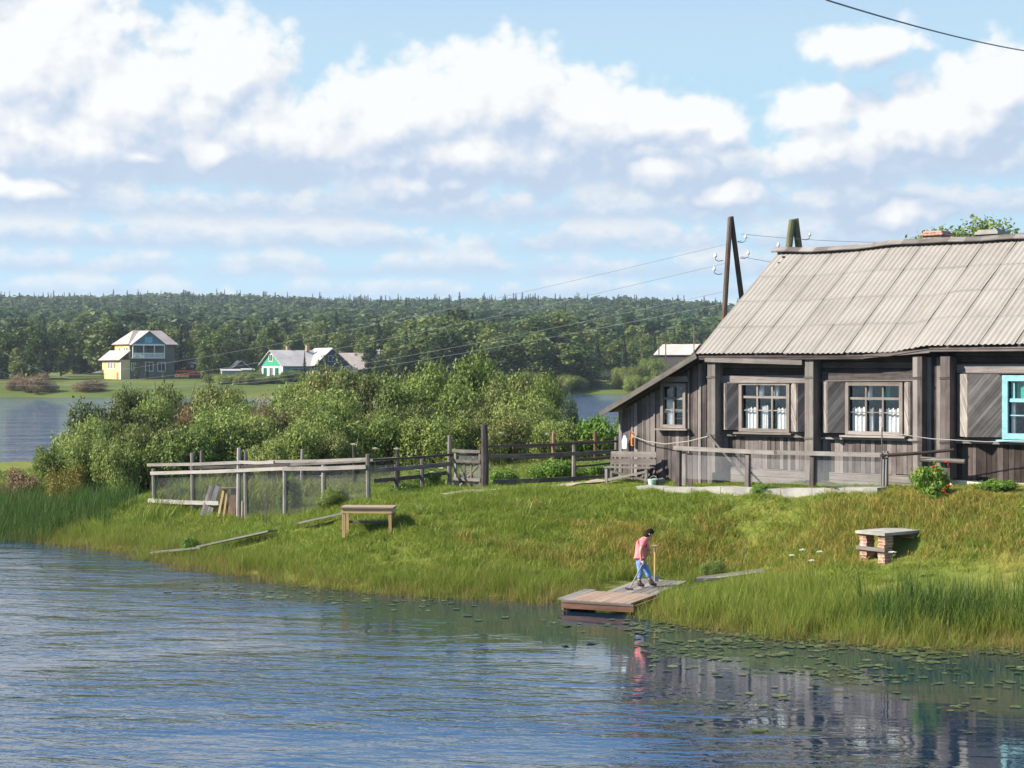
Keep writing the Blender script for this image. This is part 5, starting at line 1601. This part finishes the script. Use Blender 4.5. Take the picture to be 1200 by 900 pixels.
# flowering dahlia-like bush by the house
fb = bush(1095, 541, 43.3, 28, 'lush', 'leafy flower bush with red blooms at the house corner', name='flower_bush', cat='plant')
for k, (a, q, z) in enumerate(((0, .5, .95), (2.2, .75, .7), (3.4, .85, .72), (4.4, .55, .85), (5.2, .8, .35), (1.2, .7, .5), (4.9, .9, .22))):
    a -= fb.rotation_euler.z; m = MB(k); cx, cy = q * math.cos(a), q * math.sin(a)
    for j in range(7):
        an = j * .9; m.poly([(cx, cy, z + .02), (cx + .07 * math.cos(an - .4), cy + .07 * math.sin(an - .4), z + .06), (cx + .11 * math.cos(an), cy + .11 * math.sin(an), z + .03), (cx + .07 * math.cos(an + .4), cy + .07 * math.sin(an + .4), z + .06)])
        m.poly([(cx, cy - .03, z), (cx + .08 * math.cos(an), cy - .06, z + .08 * math.sin(an) - .03), (cx + .08 * math.cos(an + .6), cy - .07, z + .08 * math.sin(an + .6)), (cx + .05 * math.cos(an + .9), cy - .05, z + .05 * math.sin(an + .9))])
    m.build('flower', G_FLOWER_RED, fb)
# umbel flowers
UMB = None
for k, (x, y, h) in enumerate(((6.6, 40.2, .85), (6.9, 40.5, .95), (7.05, 40.1, .75), (7.3, 40.4, .9), (-3.0, 53.6, .8), (-2.5, 53.2, .7), (-2.2, 52.8, .75), (-5.4, 58, 1.5), (-4.7, 58.5, 1.4), (-4.0, 59, 1.3), (3.8, 60, 1.5), (4.3, 61, 1.6), (4.6, 60.5, 1.5), (-7.4, 56.2, .7), (-6.2, 55.8, .75), (8.9, 39.9, .7), (12.2, 40.4, .6), (1.2, 58, 1.7), (-.4, 60, 1.7))):
    if UMB is None:
        o = empty('umbel_flower', on(x, y)); m = MB(3); m.tube([(0, 0, 0), (.01, 0, .5), (0, .01, 1.0)], [.012, .01, .006], 5); m.build('stalk', G_LUSH, o)
        m = MB(4); rg = random.Random(4)
        for j in range(46):
            a = j * 2.4; q = .09 * math.sqrt(j / 46); c = Vector((q * math.cos(a), q * math.sin(a), 1.0 + .03 * math.cos(q * 9) + rg.uniform(-.02, .02))); d = .024
            m.poly([c + Vector((-d, 0, 0)), c + Vector((0, -d, .012)), c + Vector((d, 0, 0)), c + Vector((0, d, .012))])
        m.build('umbel', G_FLOWER_WHITE, o); UMB = o
    else: o = copy_tree(UMB)
    o.location = on(x, y); o.scale = (.8 + .3 * math.sin(k * 3) ** 2,) * 2 + (h,)
    near = ('white flower umbel in the meadow near the brick bench' if 6 < x < 13 and y < 45 else 'white flower umbel among the weeds by the side fence' if y < 54.5 else 'white flower umbel in the tall growth behind the fences')
    tag(o, near, 'flower', 'white umbels near the bench' if 'bench' in near else 'white umbels by the side fence' if 'side' in near else 'white umbels behind the fences')
# tree behind the roof
def make_tree(name, x, y, z, meshes, label, cat, group=None, s=(1, 1, 1), rz=0):
    o = empty(name, (x, y, z), rz, label, cat, group)
    for nm, me in meshes:
        c = bpy.data.objects.new(nm, me); COL.objects.link(c); c.parent = o
    o.scale = s
    return o


def trunk_mesh(*a, mat=M_STEM, **k):
    o = trunk_mb(*a, **k).build('trunk', mat); me = o.data; bpy.data.objects.remove(o); return me


tm = leafmesh('crown', G_WILLOW, [(-2.2, 0, 8.6, .9, .9, 1.1), (-1.3, .3, 9.3, .7, .8, .8), (-.4, 0, 9.0, .9, .9, 1.2), (.5, .2, 9.6, .8, .8, .9), (1.3, 0, 9.4, .9, .9, 1.1), (2.1, .2, 8.9, .8, .8, 1.1), (0, 0, 7.6, 2.4, 1.6, 1.4)], 7000, .13, 55, .2, .7, .45)
make_tree('birch_tree', 20.0, 75, 2.0, [('crown', tm), ('trunk', trunk_mesh(9, .16, 5, 9, mat=M_BIRCH))], 'leafy tree top showing above the roof behind the chimneys', 'tree')

# ------------------------------------------------------------------ far bank: individual trees, shrubs and the wooded hill
BT = [leafmesh('crown', G_BROAD, crown_lobes(.3, 14.3, 4.3, 14, s_), 2300, .55, s_ + 100, .3, .75, .38) for s_ in range(5)]
BT += [leafmesh('crown', G_BROAD, crown_lobes(.3, 14.3, 3.1, 12, s_), 1700, .52, s_ + 130, .3, .75, .4) for s_ in range(3)]
TK = [trunk_mesh(12.5, .17, s_, 6) for s_ in range(3)]
SPM = []
for s_ in range(3):
    V, F, rn = spruce_leaves(14.5, 2.3 + .3 * s_, 1300, .8, s_ + 60); me = quadmesh('crown', V, F, rn); me.materials.append(G_SPRUCE); SPM.append(me)
rt = random.Random(77); TC = 0


def far_tree(px, Y, top_y, kind, group_lab, wide=1.0):
    """a tree on the far bank tall enough for its top to stand at the given height over distance"""
    global TC
    x = (px - 600) / 2000 * Y; z = h1(x, Y); h = EYE - (top_y - 432) * Y / 2000 - z
    k = h / 14.3
    me = SPM[TC % 3] if kind == 's' else BT[TC % 8]
    make_tree('spruce_tree' if kind == 's' else 'broadleaf_tree', x, Y, z - .2, [('crown', me), ('trunk', TK[TC % 3])], group_lab[0], 'tree', group_lab[1], (k * wide, k * wide, k), TC * 1.7); TC += 1


GA = ('tall dark tree in the wood left of the yellow house', 'trees left of the yellow house')
GB = ('tree behind the village houses across the water', 'trees behind the village houses')
GC = ('broad tree on the far bank right of the barn', 'trees right of the barn')
GD = ('tree on the far bank left of the timber house roof', 'trees beside the far clearing')
GS = ('dark pointed spruce among the far trees', 'spruces in the far wood')
for px, y_, t_, k_ in ((-40, 395, 384, 'b'), (-18, 405, 378, 'b'), (4, 398, 386, 'b'), (14, 420, 376, 's'), (26, 402, 380, 'b'), (44, 396, 378, 'b'), (56, 405, 384, 'b'), (70, 420, 377, 'b'), (86, 440, 386, 'b'), (96, 446, 392, 's'), (108, 442, 380, 'b'), (122, 436, 374, 'b'), (136, 438, 376, 'b'), (20, 380, 404, 'b'), (-8, 382, 402, 'b'), (-60, 400, 380, 'b'), (100, 440, 384, 's'), (50, 392, 398, 's')):
    far_tree(px, y_, t_, k_, GS if k_ == 's' else GA, 1.25)
for i in range(40):
    px = 130 + i * 8.2 + rt.uniform(-5, 5); far_tree(px, rt.uniform(424, 470), rt.uniform(374, 392) + (6 if i % 3 == 0 else 0), 's' if i % 7 == 3 else 'b', GS if i % 7 == 3 else GB, rt.uniform(.95, 1.4))
for px, y_, t_, k_, w_ in ((240, 398, 398, 'b', .9), (252, 404, 388, 'b', 1.0), (296, 392, 430, 'b', .5), (357, 390, 410, 's', .7), (432, 396, 402, 'b', .9), (443, 392, 412, 'b', 1.0), (262, 410, 392, 'b', 1.0), (425, 410, 396, 'b', 1), (160, 396, 424, 'b', .7), (172, 394, 432, 'b', .7), (192, 393, 433, 'b', .8)):
    far_tree(px, y_, t_, k_, ('small tree standing close to the village houses', 'garden trees of the village'), w_)
for i in range(46):
    px = 440 + i * 4.6 + rt.uniform(-6, 6); Y = rt.uniform(395, 470); near = 470 - Y
    tops = 366 + 10 * math.sin(px * .045) + near * .30 + rt.uniform(-5, 9)
    far_tree(px, Y, tops, 's' if i % 6 == 1 else 'b', GS if i % 6 == 1 else GC, rt.uniform(1.2, 1.75))
for i in range(30):
    px = 470 + i * 7.2 + rt.uniform(-4, 4); Y = 392 + max(0, (px - 470)) * .03 + rt.uniform(0, 14)
    far_tree(px, Y, 396 + 8 * math.sin(px * .07) + rt.uniform(-6, 8), 'b', ('bushy tree at the foot of the far wood, above the thicket', 'low trees at the foot of the far wood'), rt.uniform(1.3, 1.9))
for i in range(34):
    px = 648 + i * 6.2 + rt.uniform(-6, 6); Y = rt.uniform(430, 500)
    if 676 < px < 722: Y = rt.uniform(455, 500)
    far_tree(px, Y, 378 + (px - 648) * .06 + (500 - Y) * .32 + rt.uniform(-6, 8), 's' if i % 6 == 2 else 'b', GS if i % 6 == 2 else GD, rt.uniform(.95, 1.35))
for i in range(70):
    px = -70 + i * 14 + rt.uniform(-7, 7); Y = rt.uniform(500, 620)
    far_tree(px, Y, 366 + max(0, px - 500) * .035 + (620 - Y) * .10 + rt.uniform(-4, 6), 's' if i % 4 == 1 else 'b', GS if i % 4 == 1 else ('tree in the wood behind the far village', 'trees of the second row behind the village'), rt.uniform(1.0, 1.4))


def far_shrub(px, ybase_Y, h, w, kind, label, group=None):
    global BC
    x = (px - 600) / 2000 * ybase_Y; z = h1(x, ybase_Y)
    o = empty('shrub', (x, ybase_Y, z - .1), BC * 1.3, label, 'bush', group)
    c = bpy.data.objects.new('crown', BP[kind][BC % len(BP[kind])]); COL.objects.link(c); c.parent = o
    o.scale = (w, w * .9, h); BC += 1


far_shrub(45, 352, 4.6, 5.0, 'rust', 'rounded brownish shrub on the far bank at the left'); far_shrub(108, 350, 3.2, 4.6, 'rust', 'low brownish shrub on the far bank below the yellow house'); far_shrub(24, 356, 4.0, 4.0, 'rust', 'brownish shrub at the left edge of the far bank')
SG = 'shrubs along the far shore'
for i in range(34):
    px = 552 + i * 8.6 + rt.uniform(-3, 3)
    if 684 < px < 724: continue
    Y = float(far_shore(np.array([(px - 600) / 2000 * 388]))[0]) + rt.uniform(2, 7)
    far_shrub(px, Y, rt.uniform(2.6, 5.2), rt.uniform(2.6, 4.2), ('olive', 'willow', 'willow')[i % 3], 'leafy shrub at the very edge of the far water, left of the timber house', 'shrubs at the edge of the far water')
for i in range(26):
    px = 560 + i * 11.5 + rt.uniform(-4, 4); Y = 392 + rt.uniform(3, 26) + (22 if 686 < px < 722 else 0)
    far_shrub(px, Y, rt.uniform(3.5, 7.5) * (.45 if 680 < px < 726 else 1), rt.uniform(3.2, 5.0), ('willow', 'olive', 'dull')[i % 3], 'leafy shrub along the far shore, left of the timber house', SG)
for i in range(22):
    px = 255 + i * 13 + rt.uniform(-5, 5); far_shrub(px, rt.uniform(362, 384), rt.uniform(1.6, 2.8), rt.uniform(3.0, 4.6), ('olive', 'willow')[i % 2], 'low shrub on the far bank in front of the village', 'low shrubs before the village')

# the wooded hill: one mass
fp = []
for s_ in range(4): fp.append(proto('wood_tree', leafmesh('wood_tree', G_WOOD, crown_lobes(.8, 14, 4.2, 10, s_ + 20), 620, 1.05, s_ + 200, .3, .8, .3)))
for s_ in range(3):
    V, F, rn = spruce_leaves(17.5, 2.6, 330, 1.5, s_ + 80); me = quadmesh('wood_spruce', V, F, rn); me.materials.append(G_SPRUCE); fp.append(proto('wood_spruce', me))
rf = np.random.default_rng(12)
N = 17000
fy = 600 + (1800 - 600) * rf.random(N) ** .8; fx = (rf.random(N) * 2 - 1) * (.40 * fy + 30)
kind_ = wave(fx, fy, .013); idx = np.where(rf.random(N) < np.clip(.06 + (fy - 1000) / 3600 + (kind_ - .5) * .6, .02, .5), rf.integers(4, 7, N), rf.integers(0, 4, N))
sc_ = .55 + .70 * rf.random(N) ** 1.6
wd_ = np.where(idx < 4, 1.35 + .7 * rf.random(N), .9 + .5 * rf.random(N))
scatter('forest', np.stack([fx, fy, hz(fx, fy) - .3], 1), np.stack([np.zeros(N), np.zeros(N), rf.random(N) * 6.28], 1), np.stack([sc_ * wd_, sc_ * wd_, sc_], 1), idx, fp, 'dense mixed forest covering the far hill to its crest', 'forest')

# ------------------------------------------------------------------ grass, sedge, reeds, lily pads
S_LAWN = [(.0, (.10, .155, .018)), (.5, (.185, .250, .028)), (1, (.285, .315, .052))]
G_LAWN = leafmat('lawn_blade', S_LAWN, .35, .25, .45, .35)
G_DRY = leafmat('dry_meadow_blade', [(.0, (.15, .15, .022)), (.45, (.29, .245, .048)), (.8, (.42, .30, .08)), (1, (.48, .34, .12))], .35, .3, .4, .35)
G_SEDGE = leafmat('sedge_blade', [(.0, (.095, .145, .018)), (.5, (.18, .232, .030)), (1, (.285, .295, .058))], .38, .3, .35, .35)
G_REED = leafmat('reed_blade', [(.0, (.028, .062, .012)), (.5, (.058, .115, .020)), (1, (.12, .185, .034))], .3, .3, .6, .25)
G_STRAW = leafmat('shore_straw', [(.0, (.11, .095, .018)), (.4, (.21, .17, .038)), (1, (.33, .24, .085))], .35, .35, .5, .35)
rgx = np.random.default_rng(4)


def field(n, x0, x1, y0, y1):
    x = x0 + (x1 - x0) * rgx.random(n); y = y0 + (y1 - y0) * rgx.random(n); z = gz(x, y)
    return x, y, z


HO = np.array([5.98, 50.21]); hu = np.array([math.cos(R(41)), -math.sin(R(41))]); hd = np.array([math.sin(R(41)), math.cos(R(41))])


def house_local(x, y): return (x - HO[0]) * hu[0] + (y - HO[1]) * hu[1], (x - HO[0]) * hd[0] + (y - HO[1]) * hd[1]


def seg_d(x, y, pts):
    d = np.full(x.shape, 1e9)
    for (ax, ay), (bx, by) in zip(pts[:-1], pts[1:]):
        t = np.clip(((x - ax) * (bx - ax) + (y - ay) * (by - ay)) / ((bx - ax) ** 2 + (by - ay) ** 2), 0, 1)
        d = np.minimum(d, np.hypot(x - ax - t * (bx - ax), y - ay - t * (by - ay)))
    return d


def free(x, y):
    a, b = house_local(x, y)
    ok = ~((a > -3.9) & (a < 15) & (b > -.15) & (b < 9)) & ~((a > -1.6) & (a < 6.6) & (b > -2.02) & (b < -1.4))
    ok &= seg_d(x, y, PATH) > .34
    lx = (x - 1.2) * math.cos(DA) + (y - 40.8) * math.sin(DA); ly = -(x - 1.2) * math.sin(DA) + (y - 40.8) * math.cos(DA)
    ok &= ~((lx > -.3) & (lx < 1.95) & (ly > -.3) & (ly < 4.2))
    ok &= ~((x > 4.5) & (x < 6.7) & (seg_d(x, y, [(4.7, 43.35), (6.4, 44.2)]) < .42))
    for s in ([(-11.0, 52.3), (-9.3, 51.2)], [(-9.4, 51.5), (-7.1, 50.1)], [(-6.3, 50.3), (-4.7, 49.8)]): ok &= seg_d(x, y, s) > .30
    ok &= np.hypot(x - 9.3, y - 42.0) > .7
    return ok


def dryness(x, y):
    c = np.exp(-((x - 9.5) / 5.5) ** 2 - ((y - 43.0 + .25 * (x - 9.5)) / 1.9) ** 2) * 1.0 + .70 * np.exp(-((x - 3.2) / 2.4) ** 2 - ((y - 46.0) / 1.2) ** 2)
    return np.clip(c + (wave(x, y, .9) - .5) * .9, 0, 1)


def trim(x, y):
    """how far the grass is kept down round the house, the boards and the bench"""
    a, b = house_local(x, y)
    t1 = np.clip((-b - 1.2) / 1.6, .35, 1) * 1.0
    t2 = 1 - .62 * np.exp(-((x - 5.4) / 1.9) ** 2 - ((y - 42.6) / 1.5) ** 2)
    t3 = 1 - .6 * np.exp(-((x - 9.2) / 1.2) ** 2 - ((y - 40.9) / 1.0) ** 2)
    return np.minimum(np.minimum(t1, t2), t3)


def grass(name, label, n, box, protos, prob, s0, s1, cat='grass', zscale=None, lean=.12):
    zs0 = zscale; zscale = lambda x, y, z: (zs0(x, y, z) if zs0 else 1.0) * trim(x, y)
    x, y, z = field(n, *box)
    k = (rgx.random(n) < prob(x, y, z)) & free(x, y)
    x, y, z = x[k], y[k], z[k]; m = len(x)
    s = s0 + (s1 - s0) * rgx.random(m); zs = s * (zscale(x, y, z) if zscale else 1)
    rot = np.stack([rgx.normal(size=m) * lean, rgx.normal(size=m) * lean, rgx.random(m) * 6.28], 1)
    scatter(name, np.stack([x, y, np.maximum(z, -.35) - .02], 1), rot, np.stack([s, s, zs], 1), rgx.integers(0, len(protos), m), protos, label, cat)


def near_shore(x, y, z): return np.where((z > -.16) & (z < .62), np.clip(1.1 - np.clip(z - .15, 0, 1) * 2.6, 0, 1), 0)


BOXA = (-20, 17, 34, 62)
lawn = [tuft('lawn_tuft', G_LAWN, 30, .20, .15, .010, s_, .9) for s_ in (1, 2, 3)]
dry = [tuft('dry_tuft', G_DRY, 22, .20, .30, .006, s_, .5, 1.5) for s_ in (4, 5)] + [tuft('dry_tuft', G_SEDGE, 22, .20, .24, .009, s_, .6) for s_ in (6, 61)]
sedge = [tuft('sedge_tuft', G_SEDGE, 24, .20, .50, .0085, s_, .55) for s_ in (7, 8, 9)]
reed = [tuft('reed_tuft', G_REED, 15, .18, 1.15, .017, s_, .3) for s_ in (10, 11)]
straw = [tuft('straw_tuft', G_STRAW, 20, .20, .42, .0075, s_, .6) for s_ in (12, 13)]
def reed_zone(x, y, z):
    r1 = np.exp(-(np.clip(np.abs(x - 10.3) - 2.2, 0, 9) / .5) ** 2) * np.exp(-((y - 37.05 + .12 * (x - 10)) / .60) ** 2)
    r2 = np.exp(-((x + 17.5) / 3.6) ** 4) * np.exp(-((y - 59.8) / 2.0) ** 2)
    r3 = np.exp(-((x + 20) / 4.5) ** 4) * np.exp(-((y - 62.5) / 2.0) ** 2)
    return np.clip(np.maximum(np.maximum(r1, r2), r3) * 1.4, 0, 1)


grass('grass', 'short green grass covering the bank', 70000, (-22, 17, 40, 66), lawn, lambda x, y, z: np.where(z > .25, np.clip(1.0 - .6 * dryness(x, y), 0, 1), 0), .8, 1.5, zscale=lambda x, y, z: .6 + .7 * wave(x, y, 1.3))
grass('meadow_grass', 'taller green tufts scattered over the grassy bank', 30000, (-22, 17, 38, 60), sedge[:2] + [tuft('flat_tuft', G_LAWN, 20, .28, .26, .014, 62, 1.1)], lambda x, y, z: np.where(z > .4, np.clip((wave(x * 1.3, y * 1.9, 1.1) - .42) * 2.2, .04, .7) * (1 - .5 * dryness(x, y)), 0), .4, .85)
grass('broad_weeds', 'low broad-leaved weeds dotted over the bank', 9000, (-22, 17, 40, 60), [tuft('broad_weed', G_LUSH, 11, .15, .13, .055, 71, 1.3), tuft('broad_weed', G_WILLOW, 12, .12, .24, .03, 72, .8)], lambda x, y, z: np.where(z > .4, np.clip((wave(x * 2.1 + 5, y * 2.7, 1.0) - .45) * 2.5, .05, .8), 0), .6, 1.3, 'weeds')
grass('dry_grass', 'tall dry orange-brown grass of the meadow slope', 42000, (-6, 17, 38, 49), dry, lambda x, y, z: np.where((z > .35), np.clip(dryness(x, y) * 1.3 - .28, 0, .8), 0), .7, 1.25)


grass('sedge', 'tall green sedge along the water edge', 52000, (-22, 17, 34.5, 62), sedge, lambda x, y, z: near_shore(x, y, z) * np.where(z < .08, .35, .95) * (1 - .85 * reed_zone(x, y, z)), .6, 1.1, zscale=lambda x, y, z: .8 + .5 * wave(x, y, .7))
grass('shore_straw', 'yellowed sedge standing at the waterline', 26000, (-22, 17, 34, 62), straw, lambda x, y, z: np.where((z > -.30) & (z < .14), .95, np.where((z > 0) & (z < .5), .18, 0)), .7, 1.2)


grass('reeds', 'dense dark green reeds in two stands along the shore', 30000, (-24, 17, 35, 66), reed, reed_zone, .7, 1.1, 'reeds', lean=.08)
grass('shore_reeds', 'lighter tall reeds beside the dock', 9000, (3, 17, 36, 44), [tuft('tall_sedge', G_SEDGE, 16, .18, .80, .011, 14, .35)], lambda x, y, z: np.where((z > -.05) & (z < .55) & (x > 3.5), .55 * wave(x, y, 1.1), 0), .7, 1.05, 'reeds', lean=.08)
grass('garden_weeds', 'rough tall weeds growing behind the fences', 16000, (-26, 14, 55, 84), [tuft('weed_tuft', G_LAWN, 22, .35, .55, .02, 15, .6), tuft('weed_tuft', G_OLIVE, 20, .3, .6, .03, 16, .6)], lambda x, y, z: np.where((z > .3) & (y > 56.2) & ((x > -12) | (y > 66)), .8, 0), .7, 1.2)

# lily pads: floating leaves
def pad(seed, mat):
    m = MB(seed); n = 13; rg = random.Random(seed)
    pts = [(0, 0, .006)] + [(math.cos(.25 + i / (n - 1) * 5.8) * rg.uniform(.92, 1.05), math.sin(.25 + i / (n - 1) * 5.8) * rg.uniform(.92, 1.05), rg.uniform(.0, .05)) for i in range(n)]
    for i in range(1, n): m.poly([pts[0], pts[i], pts[i + 1]], .5)
    o = m.build('lily_pad', mat); me = o.data; bpy.data.objects.remove(o); return proto('lily_leaf', me)


G_PAD = leafmat('lily_pad_leaf', [(.0, (.026, .044, .012)), (.5, (.062, .088, .024)), (1, (.125, .14, .05))], .1, .9, .3, .2, .35, spec=.5)
pads = [pad(s_, G_PAD) for s_ in (1, 2, 3)]
n = 60000; x = -9 + 27 * rgx.random(n); y = 25.5 + 21 * rgx.random(n); z = gz(x, y)
sd = seg_d(x, y, SHORE)
cl = wave(x, y * 1.6, .8) * .6 + wave(x * 1.7 + 3, y * 3.1, .9) * .4
dn = np.where(x > 2.5 + (40 - y) * .02, np.exp(-(sd / 4.2) ** 2) * 1.0 + .07 * np.exp(-(sd / 9) ** 2), .22 * np.exp(-(sd / 2.4) ** 2))
k = (z < -.02) & (rgx.random(n) < np.clip(.62 * dn * np.clip((cl - .38) * 4.2, 0, 1), 0, .95)) & ~((x > .9) & (x < 3.4) & (y > 39.5))
x, y = x[k], y[k]; m_ = len(x); s_ = .028 + .085 * rgx.random(m_) ** 2
scatter('lily_pads', np.stack([x, y, np.full(m_, .012) + .006 * rgx.random(m_)], 1), np.stack([rgx.normal(size=m_) * .04, rgx.normal(size=m_) * .04, rgx.random(m_) * 6.28], 1), np.stack([s_, s_, s_], 1), rgx.integers(0, 3, m_), pads, 'floating lily pads spread over the calm water below the house', 'lily pads')
M_DPAD = plain('dark_wet_leaf', (.02, .025, .012), .4, .4, .2)
for k, (px, py, s_) in enumerate(((529, 765, .13), (695, 754, .15), (665, 734, .09), (662, 757, .09))):
    Y = EYE * 2000 / (py - 432); o = bpy.data.objects.new('floating_leaf', pads[0].data.copy()); o.data.materials[0] = M_DPAD; COL.objects.link(o)
    o.location = ((px - 600) / 2000 * Y, Y, .01); o.scale = (s_, s_, s_ * 1.2); o.rotation_euler = (.12, .1, k)
    tag(o, ('dark floating leaf far left on the open water', 'largest dark floating leaf below the dock', 'small dark leaf just below the left corner of the dock', 'small dark leaf left of the largest floating leaf')[k], 'leaf')

# ------------------------------------------------------------------ air
HAZE = 0.00011
if HAZE:
    m = MB(999); m.box((-2600, -80, -12), (2600, 4300, 110)); hzb = m.build('haze', None) if False else None
    me = bpy.data.meshes.new('haze'); me.from_pydata(m.v, [], m.f); me.update()
    mt = bpy.data.materials.new('summer_haze'); mt.use_nodes = True; t = NT(mt.node_tree); t.n.clear()
    out = t.new('ShaderNodeOutputMaterial'); v = t.new('ShaderNodeVolumePrincipled')
    v.inputs['Color'].default_value = (.80, .90, 1.0, 1); v.inputs['Density'].default_value = HAZE; v.inputs['Anisotropy'].default_value = .2
    t.l.new(v.outputs[0], out.inputs['Volume']); me.materials.append(mt)
    o = bpy.data.objects.new('haze', me); COL.objects.link(o); tag(o, kind='stuff')
